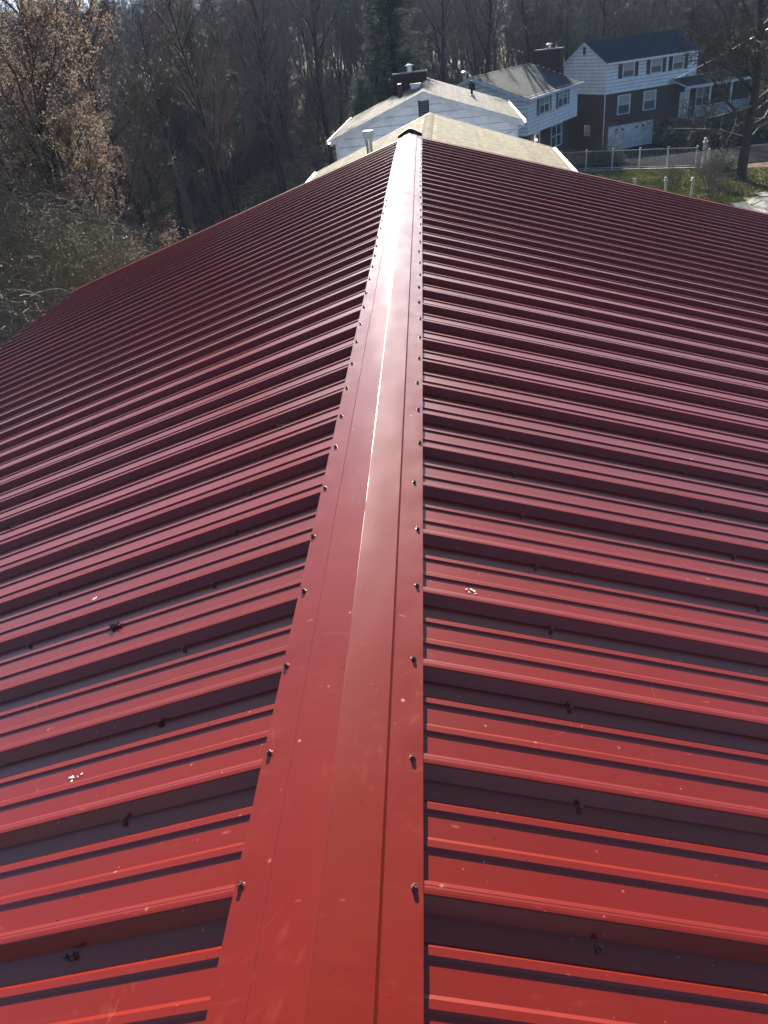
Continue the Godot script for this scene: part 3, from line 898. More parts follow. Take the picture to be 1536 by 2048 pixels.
func build_porch_house() -> void:
	var C := Vector3(16.86, -5.58, -80.31)
	var gy := land(19, -80) - 0.2
	var h := house_at("porch_house", "white and brick house with navy roof, garage door and front porch", Vector3(C.x, gy, C.z), 66.0)
	var b := C.y - gy
	var R := Vector3(1, 0, 0)
	var O := Vector3(0, 0, 1)
	var L := 10.2
	var D := 6.9
	var sh := 2.6
	var rise := 1.7
	var low := b - 4.98
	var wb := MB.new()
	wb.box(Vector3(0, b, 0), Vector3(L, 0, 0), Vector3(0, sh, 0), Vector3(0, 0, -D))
	build("upper_wall", wb, M.gap_shade, h)
	wall_siding(h, Vector3(0, b, 0), R, O, L, sh, 0.29, 0.036)
	wall_siding(h, Vector3(0, b, -D), Vector3(0, 0, 1), Vector3(-1, 0, 0), D, sh, 0.29, 0.036)
	wall_siding(h, Vector3(L, b, -D), Vector3(0, 0, 1), Vector3(1, 0, 0), D, sh, 0.29, 0.036)
	gable_siding(h, Vector3(0, b + sh, -D), Vector3(0, 0, 1), Vector3(-1, 0, 0), D, rise - 0.1, 0.29, 0.036)
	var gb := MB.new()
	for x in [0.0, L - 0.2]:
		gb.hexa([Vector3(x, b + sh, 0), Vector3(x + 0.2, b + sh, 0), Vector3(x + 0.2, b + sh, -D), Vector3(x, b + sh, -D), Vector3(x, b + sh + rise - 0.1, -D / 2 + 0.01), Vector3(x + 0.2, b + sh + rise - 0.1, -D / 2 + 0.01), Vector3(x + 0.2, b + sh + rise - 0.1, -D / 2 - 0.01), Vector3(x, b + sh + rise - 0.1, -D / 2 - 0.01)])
	build("gable_wall", gb, M.gap_shade, h)
	var lw := MB.new()
	lw.box(Vector3(0.06, low - 0.6, -0.06), Vector3(L - 0.12, 0, 0), Vector3(0, 5.55, 0), Vector3(0, 0, -D + 0.12))
	build("brick_wall", lw, M.brick, h)
	var tones := [Color(0.016, 0.042, 0.066), Color(0.02, 0.05, 0.076), Color(0.014, 0.036, 0.058)]
	var ry := b + sh + rise
	for s in [-1.0, 1.0]:
		var dn := Vector3(0, -(rise + 0.12), s * (D / 2 + 0.3))
		shingles(h, "sh_navy", Vector3(-0.12, ry, -D / 2), Vector3(1, 0, 0), dn.normalized(), L + 0.24, dn.length(), tones, 70 + int(s))
		for x in [-0.17, L + 0.12]:
			var rk := MB.new()
			rk.box(Vector3(x, ry - 0.02, -D / 2), Vector3(0.05, 0, 0), Vector3(0, -0.22, 0), dn)
			build("rake_board", rk, M.white, h)
	var s1 := Vector3(0, -(rise + 0.12), D / 2 + 0.3).normalized()
	ridge_tiles(h, "sh_navy", Vector3(-0.12, ry, -D / 2), Vector3(1, 0, 0), L + 0.24, s1, Vector3(0, s1.y, -s1.z), tones, 73)
	var g := MB.new()
	g.box(Vector3(-0.1, b + sh - 0.2, 0.28), Vector3(L + 0.2, 0, 0), Vector3(0, 0.16, 0), Vector3(0, 0, 0.1))
	build("gutter", g, M.gutter, h)
	pipe(h, "downspout", [Vector3(0.0, b + sh - 0.2, 0.33), Vector3(-0.02, b + sh - 0.4, 0.3), Vector3(-0.05, b + sh - 0.85, 0.06), Vector3(-0.05, low, 0.06)], 0.05, M.white)
	for x in [1.75, 4.85, 7.35]:
		window(h, Vector3(x, b + 1.25, 0.07), R, O, 1.2, 1.08, 1, M.shutter_dark, 0.45)
	for x in [1.5, 4.43]:
		window(h, Vector3(x, b - 1.78, -0.06), R, O, 1.3, 1.5, 1, null, 0.5)
	window(h, Vector3(-0.0, b - 3.5, -3.0), Vector3(0, 0, 1), Vector3(-1, 0, 0), 0.7, 0.8, 1, null, 0.9)
	louver(h, Vector3(-0.05, b + sh + rise - 1.0, -D / 2 - 0.1), Vector3(0, 0, 1), Vector3(-1, 0, 0), 0.26, 0.62, 7, M.vent, M.dark)
	# garage door: four sections, two pairs of slanted dark lights
	var gd := MB.new()
	var go := Vector3(0.65, low, -0.06)
	bar(gd, go, R, O, -0.12, 0.0, 0.0, 2.1, 0.0, 0.09)
	bar(gd, go, R, O, 4.9, 5.02, 0.0, 2.1, 0.0, 0.09)
	bar(gd, go, R, O, -0.12, 5.02, 2.1, 2.22, 0.0, 0.09)
	var garage := build("garage_door", gd, M.white, h)
	for k in 4:
		for q in 4:
			var se := MB.new()
			bar(se, go, R, O, q * 1.225 + 0.008, (q + 1) * 1.225 - 0.008, k * 0.525 + 0.006, (k + 1) * 0.525 - 0.006, 0.02, 0.05)
			build("panel", se, M.white, garage)
	for q in [[0.62, 0.35], [1.3, -0.35], [2.95, 0.35], [3.65, -0.35]]:
		var ln := MB.new()
		var m: Vector3 = go + R * (q[0] + 0.2) + Vector3(0, 1.84, 0) + O * 0.052
		var ax: Vector3 = (R + Vector3(0, q[1] * 1.3, 0)).normalized()
		var ay: Vector3 = O.cross(ax)
		var last: Vector3 = m + ax * 0.2
		for i in 10:
			var an := TAU * (i + 1) / 10.0
			var nx: Vector3 = m + ax * 0.2 * cos(an) + ay * 0.085 * sin(an)
			ln.tri(m + O * 0.012, last + O * 0.006, nx + O * 0.006)
			ln.quad(last, nx, nx + O * 0.006, last + O * 0.006)
			last = nx
		build("pane", ln, M.shutter_dark, garage)
	# front porch and the low wing behind it
	var px0 := 7.4
	var px1 := 15.6
	var wing := MB.new()
	wing.box(Vector3(L, low - 0.6, -1.0), Vector3(px1 - L - 0.2, 0, 0), Vector3(0, 4.9 + 0.3, 0), Vector3(0, 0, -5.0))
	build("wing_wall", wing, M.brick, h)
	var dk := MB.new()
	dk.box(Vector3(px0, b - 3.1, 0.0), Vector3(px1 - px0, 0, 0), Vector3(0, 0.2, 0), Vector3(0, 0, 2.1))
	build("porch_deck", dk, M.concrete, h)
	var base := MB.new()
	base.box(Vector3(px0 + 0.1, low - 0.6, 0.0), Vector3(px1 - px0 - 0.2, 0, 0), Vector3(0, b - 3.11 - low + 0.6, 0), Vector3(0, 0, 1.9))
	build("porch_base", base, M.brick, h)
	var pt := b + 0.52
	var pd := Vector3(0, -0.62, 2.45)
	shingles(h, "sh_navy", Vector3(px0 - 0.2, pt, 0.04), R, pd.normalized(), px1 - px0 + 0.5, pd.length(), tones, 75)
	var fa := MB.new()
	fa.box(Vector3(px0 - 0.2, pt - 0.86, 2.36), Vector3(px1 - px0 + 0.5, 0, 0), Vector3(0, 0.22, 0), Vector3(0, 0, 0.08))
	build("porch_fascia", fa, M.white, h)
	for x in [px0 + 0.15, px0 + 0.45, px0 + 3.0, px1 - 2.7, px1 - 0.2]:
		var co := MB.new()
		co.cbox(Vector3(x, b - 1.6, 2.0), Vector3(0.16, 2.6, 0.16))
		co.cbox(Vector3(x, b - 0.42, 2.0), Vector3(0.24, 0.12, 0.24))
		co.cbox(Vector3(x, b - 2.8, 2.0), Vector3(0.24, 0.16, 0.24))
		build("porch_column", co, M.white, h)
	var rails := MB.new()
	rails.box(Vector3(px0 + 1.3, b - 2.06, 1.97), Vector3(px1 - px0 - 1.5, 0, 0), Vector3(0, 0.07, 0), Vector3(0, 0, 0.07))
	rails.box(Vector3(px0 + 1.3, b - 2.84, 1.97), Vector3(px1 - px0 - 1.5, 0, 0), Vector3(0, 0.06, 0), Vector3(0, 0, 0.07))
	var rail := build("porch_railing", rails, M.white, h)
	var nb := int((px1 - px0 - 1.5) / 0.13)
	for i in nb:
		var ba := MB.new()
		ba.cbox(Vector3(px0 + 1.36 + i * 0.13, b - 2.45, 2.0), Vector3(0.04, 0.74, 0.04))
		build("baluster", ba, M.white, rail)
	window(h, Vector3(px0 + 4.0, b - 2.3, -1.0), R, O, 1.6, 1.5, 2, null, 0.6)
	var dm := MB.new()
	bar(dm, Vector3(px0 + 1.2, b - 2.9, 0.0), R, O, 0, 1.0, 0, 2.1, -0.06, 0.05)
	build("door", dm, M.white, h)

# ---------------------------------------------------------------- trees
func sprout(r: RandomNumberGenerator, wood: MB, fine: MB, tips: Array, p: Vector3, d: Vector3, length: float, rad: float, level: int, cfg: Dictionary) -> void:
	var last: int = cfg.levels - 1
	var segs: int = [7, 5, 3, 2, 1][mini(level, 4)]
	var sides: int = [8, 5, 4, 3, 3][mini(level, 4)]
	var pts := [p]
	var dirs := [d]
	var q := p
	var dd := d
	for i in segs:
		dd = (dd + Vector3(r.randfn(), r.randfn() * 0.6, r.randfn()) * (cfg.wobble * (0.35 if level == 0 else 1.0)) + Vector3(0, cfg.lift[mini(level, 4)], 0)).normalized()
		var nq := q + dd * (length / segs)
		var r0 := rad * lerpf(1.0, 0.25 if level > 0 else 0.3, float(i) / segs)
		var r1 := rad * lerpf(1.0, 0.25 if level > 0 else 0.3, float(i + 1) / segs)
		(wood if level < cfg.wood_levels else fine).tube(q, nq, r0, r1, sides)
		q = nq
		pts.append(q); dirs.append(dd)
	if level == last:
		tips.append([q, dd]); tips.append([p.lerp(q, 0.5), dd])
		return
	var n: int = cfg.n[level]
	var from: float = cfg.bare if level == 0 else 0.22
	for k in n:
		var t := lerpf(from, 1.0, (k + r.randf()) / n)
		var f := t * segs
		var i := mini(int(f), segs - 1)
		var at: Vector3 = pts[i].lerp(pts[i + 1], f - i)
		var ax: Vector3 = dirs[i + 1]
		var side := ax.cross(Vector3(r.randfn(), r.randfn(), r.randfn())).normalized()
		var ang: float = cfg.spread[mini(level, 4)] * r.randf_range(0.65, 1.3)
		var nd := (ax * cos(ang) + side * sin(ang)).normalized()
		var shrink := 1.0 - (0.55 * (t - from) / (1.0 - from + 0.01) if level == 0 else 0.45 * t)
		sprout(r, wood, fine, tips, at, nd, length * cfg.ratio[mini(level, 4)] * shrink * r.randf_range(0.75, 1.25), maxf(rad * cfg.thin * lerpf(1.0, 0.6, t), cfg.min_r), level + 1, cfg)

func tree_meshes(sd: int, height: float, rad: float, cfg: Dictionary, wood_mat: Material, twig_mat: Material) -> Array:
	var r := RandomNumberGenerator.new()
	r.seed = sd
	var wood := MB.new()
	var fine := MB.new()
	var tips := []
	var stems: int = cfg.get("stems", 1)
	for s in stems:
		var lean := Vector3(r.randfn() * cfg.lean, 1, r.randfn() * cfg.lean).normalized()
		sprout(r, wood, fine, tips, Vector3(r.randfn(), 0, r.randfn()) * (0.12 if stems < 4 else 0.02) * (stems - 1) - Vector3(0, 0.3, 0), lean, height * r.randf_range(0.85, 1.0), rad, 0, cfg)
	if stems == 1:
		wood.tube(Vector3(0, -0.3, 0), Vector3(0, 0.55, 0), rad * 1.7, rad * 0.98, 8)
	return [wood.mesh(wood_mat), fine.mesh(twig_mat), tips]

const FOREST := {"levels": 5, "wood_levels": 2, "n": [17, 7, 6, 6], "bare": 0.22, "spread": [0.85, 0.75, 0.7, 0.6, 0.5], "ratio": [0.34, 0.5, 0.55, 0.6, 0.6], "lift": [0.0, 0.09, 0.07, 0.06, 0.05], "wobble": 0.13, "thin": 0.46, "min_r": 0.009, "lean": 0.04}

var forest := []

func make_forest_kinds() -> void:
	var tw := [M.twig, M.twig_red, M.twig_grey, M.twig, M.twig_grey, M.twig_red]
	for k in 6:
		var c := FOREST.duplicate(true)
		c.bare = [0.2, 0.35, 0.28, 0.12, 0.4, 0.3][k]
		c.spread[0] = [0.85, 0.6, 0.7, 0.95, 0.65, 0.75][k]
		c.ratio[0] = [0.36, 0.28, 0.32, 0.4, 0.3, 0.33][k]
		forest.append(tree_meshes(200 + k, 14.0, [0.13, 0.11, 0.15, 0.11, 0.12, 0.14][k], c, M.bark if k % 3 else M.bark_pale, tw[k]))

func ordinal(n: int) -> String:
	if n % 100 in [11, 12, 13]: return "%dth" % n
	return "%d%s" % [n, {1: "st", 2: "nd", 3: "rd"}.get(n % 10, "th")]

func build_wood() -> void:
	make_forest_kinds()
	var r := RandomNumberGenerator.new()
	r.seed = 88
	# the front rows, one by one
	var spots := []
	var tries := 0
	while spots.size() < 64 and tries < 4000:
		tries += 1
		var z := r.randf_range(-34, -98)
		var x := r.randf_range(-46, 60)
		if x > -9.0 - maxf(0.0, (-z - 50.0)) * 0.02 and z > -60.0: continue
		if x > -7.0 and z > -92.0: continue
		if x > -5.0 and z > -100.0 and x < 9.0 and z > -84.0: continue
		var p := on_land(x, z)
		var s := seen_at(p + Vector3(0, 5, 0))
		if s.x < -60 or s.x > 1600: continue
		var ok := true
		for q in spots:
			if Vector2(q.x - p.x, q.z - p.z).length() < 3.0: ok = false
		if ok: spots.append(p)
	spots.sort_custom(func(a, b): return seen_at(a).x < seen_at(b).x)
	var looks := ["wide bare grey tree", "tall slim bare tree", "stout bare brown tree", "low branching bare tree", "slender high crowned bare tree", "reddish twigged bare tree"]
	var n := 0
	for p in spots:
		n += 1
		var k := r.randi() % 6
		var t := thing("bare_tree", "%s, %s trunk from the left along the wood's front rows" % [looks[k], ordinal(n)], "tree", p, "bare trees of the wood")
		part("trunk", forest[k][0], t)
		part("crown", forest[k][1], t)
		var sc := r.randf_range(0.8, 1.15)
		t.basis = Basis(Vector3.UP, r.randf() * TAU).scaled(Vector3(sc, sc * r.randf_range(0.92, 1.08), sc))
	# tall trees behind the houses, whose tops stand above the frame
	var tall := ["tall bare tree behind the white gabled house's chimney", "tall bare tree between the pine and the shuttered house", "tall bare tree behind the shuttered house's ridge", "tall bare tree behind the wide brick chimney", "tall bare tree behind the navy roof's middle", "tall bare tree left of the pine, behind the white gable"]
	n = 0
	for p in [[-5.0, -80.0], [2.4, -86.0], [6.2, -94.0], [12.0, -93.0], [20.0, -99.0], [-8.4, -72.0]]:
		var k: int = [1, 4, 2, 1, 4, 2][n]
		var t := thing("tall_tree", tall[n], "tree", on_land(p[0], p[1]), "tall trees behind the houses")
		part("trunk", forest[k][0], t)
		part("crown", forest[k][1], t)
		t.basis = Basis(Vector3.UP, r.randf() * TAU).scaled(Vector3.ONE * r.randf_range(1.35, 1.6))
		n += 1
	# the wood behind, which reads as one mass
	for k in 6:
		var both := ArrayMesh.new()
		for j in 2:
			both.add_surface_from_arrays(Mesh.PRIMITIVE_TRIANGLES, forest[k][j].surface_get_arrays(0))
			both.surface_set_material(j, forest[k][j].surface_get_material(0))
		var xf := []
		for i in 150:
			var z := r.randf_range(-60, -165)
			var x := r.randf_range(-80, 100)
			if z > -94.0 and x > -13.0: continue
			if absf(x) > -z * 0.66: continue
			var sc := r.randf_range(0.75, 1.1)
			xf.append(Transform3D(Basis(Vector3.UP, r.randf() * TAU).scaled(Vector3(sc * 1.1, sc, sc * 1.1)), on_land(x, z)))
		for i in 16: # closer stand on the rise behind the houses
			var sc := r.randf_range(0.8, 1.15)
			xf.append(Transform3D(Basis(Vector3.UP, r.randf() * TAU).scaled(Vector3(sc * 1.1, sc, sc * 1.1)), on_land(r.randf_range(-10, 46), r.randf_range(-97, -128))))
		scatter("wood", both, xf, "mass of bare trees deep in the wood", "wood")
	# undergrowth
	for k in 3:
		var c := {"levels": 4, "wood_levels": 1, "n": [9, 6, 5], "bare": 0.1, "spread": [0.6, 0.7, 0.6, 0.5, 0.5], "ratio": [0.6, 0.55, 0.55, 0.5, 0.5], "lift": [0.0, 0.05, 0.05, 0.05, 0.05], "wobble": 0.2, "thin": 0.5, "min_r": 0.005, "lean": 0.35, "stems": 6}
		var m := tree_meshes(300 + k, 2.6, 0.03, c, M.twig, M.twig)
		var both := ArrayMesh.new()
		for j in 2:
			both.add_surface_from_arrays(Mesh.PRIMITIVE_TRIANGLES, m[j].surface_get_arrays(0))
			both.surface_set_material(j, [M.twig, M.twig_red, M.twig_tan][k])
		var xf := []
		for i in (330 if k < 2 else 120):
			var z := r.randf_range(-36, -120)
			var x := r.randf_range(-60, 70)
			if x > -10.0 and z > -92.0: continue
			var sc := r.randf_range(0.6, 1.5)
			xf.append(Transform3D(Basis(Vector3.UP, r.randf() * TAU).scaled(Vector3.ONE * sc), on_land(x, z)))
		scatter("undergrowth", both, xf, "bare brushwood on the floor of the wood", "brush")
	# leaf litter
	var lm := MB.new()
	lm.colored = true
	for i in 14:
		var a := Vector3(r.randfn(), 0.02 + r.randf() * 0.05, r.randfn()) * Vector3(0.35, 1, 0.35)
		var e := Vector3(r.randfn(), r.randfn() * 0.4, r.randfn()).normalized() * 0.09
		var f := Vector3(r.randfn(), r.randfn() * 0.4, r.randfn()).normalized() * 0.06
		lm.col = [Color(0.313, 0.218, 0.129), Color(0.374, 0.286, 0.184), Color(0.231, 0.150, 0.088)][i % 3]
		lm.quad(a - e, a - f, a + e, a + f)
	var lx := []
	for i in 7000:
		var z := r.randf_range(-38, -100)
		var x := r.randf_range(-42, -8)
		lx.append(Transform3D(Basis(Vector3.UP, r.randf() * TAU).scaled(Vector3.ONE * r.randf_range(0.8, 1.8)), on_land(x, z)))
	scatter("leaf_litter", lm.mesh(M.litter), lx, "tan fallen leaves over the floor of the wood", "leaves")

func scatter(called: String, mesh: Mesh, xf: Array, label: String, category: String) -> void:
	var mm := MultiMesh.new()
	mm.transform_format = MultiMesh.TRANSFORM_3D
	mm.mesh = mesh
	mm.instance_count = xf.size()
	for i in xf.size():
		mm.set_instance_transform(i, xf[i])
	var mi := MultiMeshInstance3D.new()
	mi.name = numbered(called)
	mi.multimesh = mm
	add_child(mi)
	tag(mi, label, category, label, "stuff")

func leaves_on(r: RandomNumberGenerator, tips: Array, per: int, size: float, tones: Array, chance: float) -> MB:
	var mb := MB.new()
	mb.colored = true
	for t in tips:
		if r.randf() > chance: continue
		for k in per:
			var p: Vector3 = t[0] + Vector3(r.randfn(), r.randfn(), r.randfn()) * size * 0.9
			var e := Vector3(r.randfn(), r.randfn() - 0.5, r.randfn()).normalized() * size * r.randf_range(0.6, 1.1)
			var f := e.cross(Vector3(r.randfn(), r.randfn(), r.randfn())).normalized() * size * 0.42
			mb.col = tones[r.randi() % tones.size()] * r.randf_range(0.7, 1.25)
			var bend := e.cross(f).normalized() * size * 0.2
			mb.tri(p, p + e * 0.5 + f + bend, p + e)
			mb.tri(p, p + e, p + e * 0.5 - f + bend)
	return mb

func build_left_growth() -> void:
	var r := RandomNumberGenerator.new()
	r.seed = 61
	var c := FOREST.duplicate(true)
	c.bare = 0.25
	c.n = [15, 7, 6, 4]
	c.wobble = 0.16
	c.spread[0] = 0.8
	c.ratio[0] = 0.36
	c.stems = 2
	c.lean = 0.09
	var tan_tones := [Color(0.228, 0.156, 0.110), Color(0.258, 0.190, 0.137), Color(0.205, 0.156, 0.114), Color(0.251, 0.152, 0.114), Color(0.220, 0.182, 0.137)]
	var i := 0
	for s in [[-13.2, -27.2, 15.5, 0.15, "tan leaved oak leaning out at the left edge above the thicket", 0.85], [-16.6, -30.5, 15.5, 0.16, "taller tan leaved oak cut by the left edge of the picture", 0.75], [-11.6, -27.6, 10.6, 0.1, "small tan leaved oak with drooping twigs beside the dark wood", 0.8]]:
		var m := tree_meshes(400 + i, s[2], s[3], c, M.bark, M.twig)
		var t := thing("oak_tree", s[4], "tree", on_land(s[0], s[1]), "oaks that keep their dry leaves")
		part("trunk", m[0], t)
		part("crown", m[1], t)
		var lf := leaves_on(r, m[2], 3, 0.062, tan_tones, s[5])
		build("foliage", lf, M.leaf_tan, t)
		i += 1
	# thickets of arching vines over brush
	var k := 0
	for s in [
		[Vector3(-12.0, -3.0, -20.6), Vector3(3.2, 2.2, 3.0), 1800, "tall tan vine thicket heaped against the left edge of the picture"],
		[Vector3(-8.9, -3.7, -19.0), Vector3(2.0, 1.8, 2.2), 1400, "rounded mound of arching tan vines nearest the red roof's far corner"],
		[Vector3(-9.6, -4.4, -15.2), Vector3(1.9, 2.1, 2.2), 900, "dark low bramble thicket below the red roof's eave at far left"],
		[Vector3(-12.6, -3.6, -25.0), Vector3(2.8, 2.6, 2.6), 900, "vine thicket behind the mounds, under the small oak"]]:
		var mb := MB.new()
		var lv := []
		var ce: Vector3 = s[0]
		var rad: Vector3 = s[1]
		var ground := land(ce.x, ce.z)
		var o := Vector3(ce.x, ground, ce.z)
		for j in s[2]:
			var dirn := Vector3(r.randfn(), absf(r.randfn()) * 0.9 + 0.1, r.randfn()).normalized()
			var lump := 1.0 + 0.22 * sin(dirn.x * 5.0 + k) * cos(dirn.z * 6.0 + 1.7 * k)
			var p := ce - o + dirn * rad * r.randf_range(0.45, 0.95) * lump
			var d := (dirn * Vector3(1.0, 0.35, 1.0) + Vector3(r.randfn(), r.randfn() * 0.5 + 0.5, r.randfn()) * 0.7).normalized()
			var st := r.randf_range(0.14, 0.32)
			var rr := r.randf_range(0.004, 0.009)
			for q in 6:
				d = (d + Vector3(r.randfn() * 0.18, -0.3 + r.randfn() * 0.1, r.randfn() * 0.18)).normalized()
				mb.tube(p, p + d * st, rr, rr * 0.85, 3)
				p += d * st
				rr *= 0.85
				if r.randf() < 0.12: lv.append([p, d])
		for j in 30:
			var a := Vector3(r.randfn() * rad.x * 0.4, 0, r.randfn() * rad.z * 0.4)
			mb.tube(a - Vector3(0, 0.2, 0), ce - o + Vector3(r.randfn() * rad.x, 0, r.randfn() * rad.z) * 0.4, 0.04, 0.012, 5)
		var t := thing("vine_thicket", s[3], "thicket", o, "vine thickets")
		build("stems", mb, M.twig_tan if k < 2 else M.twig, t)
		build("foliage", leaves_on(r, lv, 1, 0.06, tan_tones, 1.0), M.leaf_tan, t)
		k += 1
	# broken pale snag in the dip
	var sg := MB.new()
	var base := on_land(-14.7, -47.8)
	var pts := [Vector3(0, -0.4, 0), Vector3(-0.05, 2.0, 0.05), Vector3(0.1, 4.2, 0.1), Vector3(-0.2, 6.4, 0.0), Vector3(-0.35, 7.8, 0.05)]
	for q in 4:
		sg.tube(pts[q], pts[q + 1], 0.32 - q * 0.05, 0.27 - q * 0.05, 9)
	for q in 4:
		sg.tube(Vector3(-0.35, 7.6, 0.05), Vector3(-0.35 + 0.1 * cos(q * 1.6), 8.1 + 0.25 * (q % 3), 0.05 + 0.1 * sin(q * 1.6)), 0.07, 0.01, 4)
	sg.tube(Vector3(0.0, 5.0, 0.1), Vector3(1.2, 6.1, 0.4), 0.07, 0.02, 5)
	sg.tube(Vector3(-0.1, 5.9, 0.0), Vector3(-1.0, 6.9, -0.3), 0.06, 0.02, 5)
	var sn := thing("dead_snag", "pale broken trunk without a crown at the wood's near edge", "tree", base)
	build("trunk", sg, M.bark_pale, sn)

func evergreen(r: RandomNumberGenerator, height: float, spread: float, whorls: int, per: int) -> Array:
	var wood := MB.new()
	var nd := MB.new()
	wood.tube(Vector3(0, -0.3, 0), Vector3(0, height, 0), height * 0.016, 0.02, 7)
	for w in whorls:
		var y := lerpf(height * 0.12, height * 0.985, float(w) / whorls)
		var reach := spread * pow(1.0 - y / height, 0.7) * r.randf_range(0.75, 1.15) + 0.25
		for b in per:
			var an := TAU * (b + r.randf() * 0.8) / per + w * 0.7
			var d := Vector3(cos(an), r.randf_range(-0.12, 0.28), sin(an)).normalized()
			var tip := Vector3(0, y, 0) + d * reach * r.randf_range(0.7, 1.1)
			wood.tube(Vector3(0, y, 0), tip, 0.035, 0.008, 4)
			var n := int(reach * 13.0) + 5
			for k in n:
				var p := Vector3(0, y, 0).lerp(tip, lerpf(0.22, 1.04, r.randf())) + Vector3(r.randfn(), r.randfn() * 0.6, r.randfn()) * 0.16
				for q in 5:
					var e := (d * 0.6 + Vector3(r.randfn(), r.randfn() + 0.15, r.randfn())).normalized() * r.randf_range(0.14, 0.26)
					var f := e.cross(Vector3(r.randfn(), r.randfn(), r.randfn())).normalized() * 0.022
					nd.tri(p - f, p + f, p + e)
	return [wood, nd]

func build_evergreens() -> void:
	var r := RandomNumberGenerator.new()
	r.seed = 71
	for s in [[-2.3, -74.0, 21.0, 4.2, "tall dark green pine rising behind the white gabled house"], [-4.6, -66.0, 8.0, 2.6, "shorter light green evergreen left of the tall pine"], [30.5, -86.0, 11.0, 3.0, "dark evergreen behind the navy roof's far end"]]:
		var m := evergreen(r, s[2], s[3], int(s[2] * 3.0), 7)
		var t := thing("pine_tree", s[4], "tree", on_land(s[0], s[1]))
		build("trunk", m[0], M.bark, t)
		build("crown", m[1], M.needle if s[2] > 9.0 else M.leaf_ever, t)

func shrub(called: String, label: String, at: Vector3, rad: Vector3, n: int, leaf: float, m: Material, sd: int, grp := "") -> void:
	var r := RandomNumberGenerator.new()
	r.seed = sd
	var st := MB.new()
	var lf := MB.new()
	for i in int(n / 22.0) + 8:
		var d := Vector3(r.randfn(), absf(r.randfn()) + 0.2, r.randfn()).normalized() * rad * r.randf_range(0.7, 1.05)
		d.y = absf(d.y) * 1.4
		st.tube(Vector3(r.randfn(), 0, r.randfn()) * 0.12, d, 0.02, 0.005, 4)
	for i in n:
		var d := Vector3(r.randfn(), absf(r.randfn()), r.randfn()).normalized()
		var lump := 1.0 + 0.25 * sin(d.x * 7.0 + sd) * sin(d.z * 6.0 - sd)
		var p := d * rad * pow(r.randf(), 0.35) * lump
		p.y = maxf(p.y * 1.5, 0.05)
		var e := Vector3(r.randfn(), r.randfn() + 0.3, r.randfn()).normalized() * leaf
		var f := e.cross(Vector3(r.randfn(), r.randfn(), r.randfn())).normalized() * leaf * 0.4
		lf.tri(p, p + e * 0.5 + f, p + e)
		lf.tri(p, p + e, p + e * 0.5 - f)
	var t := thing(called, label, "shrub", at, grp)
	build("stems", st, M.twig, t)
	build("foliage", lf, m, t)

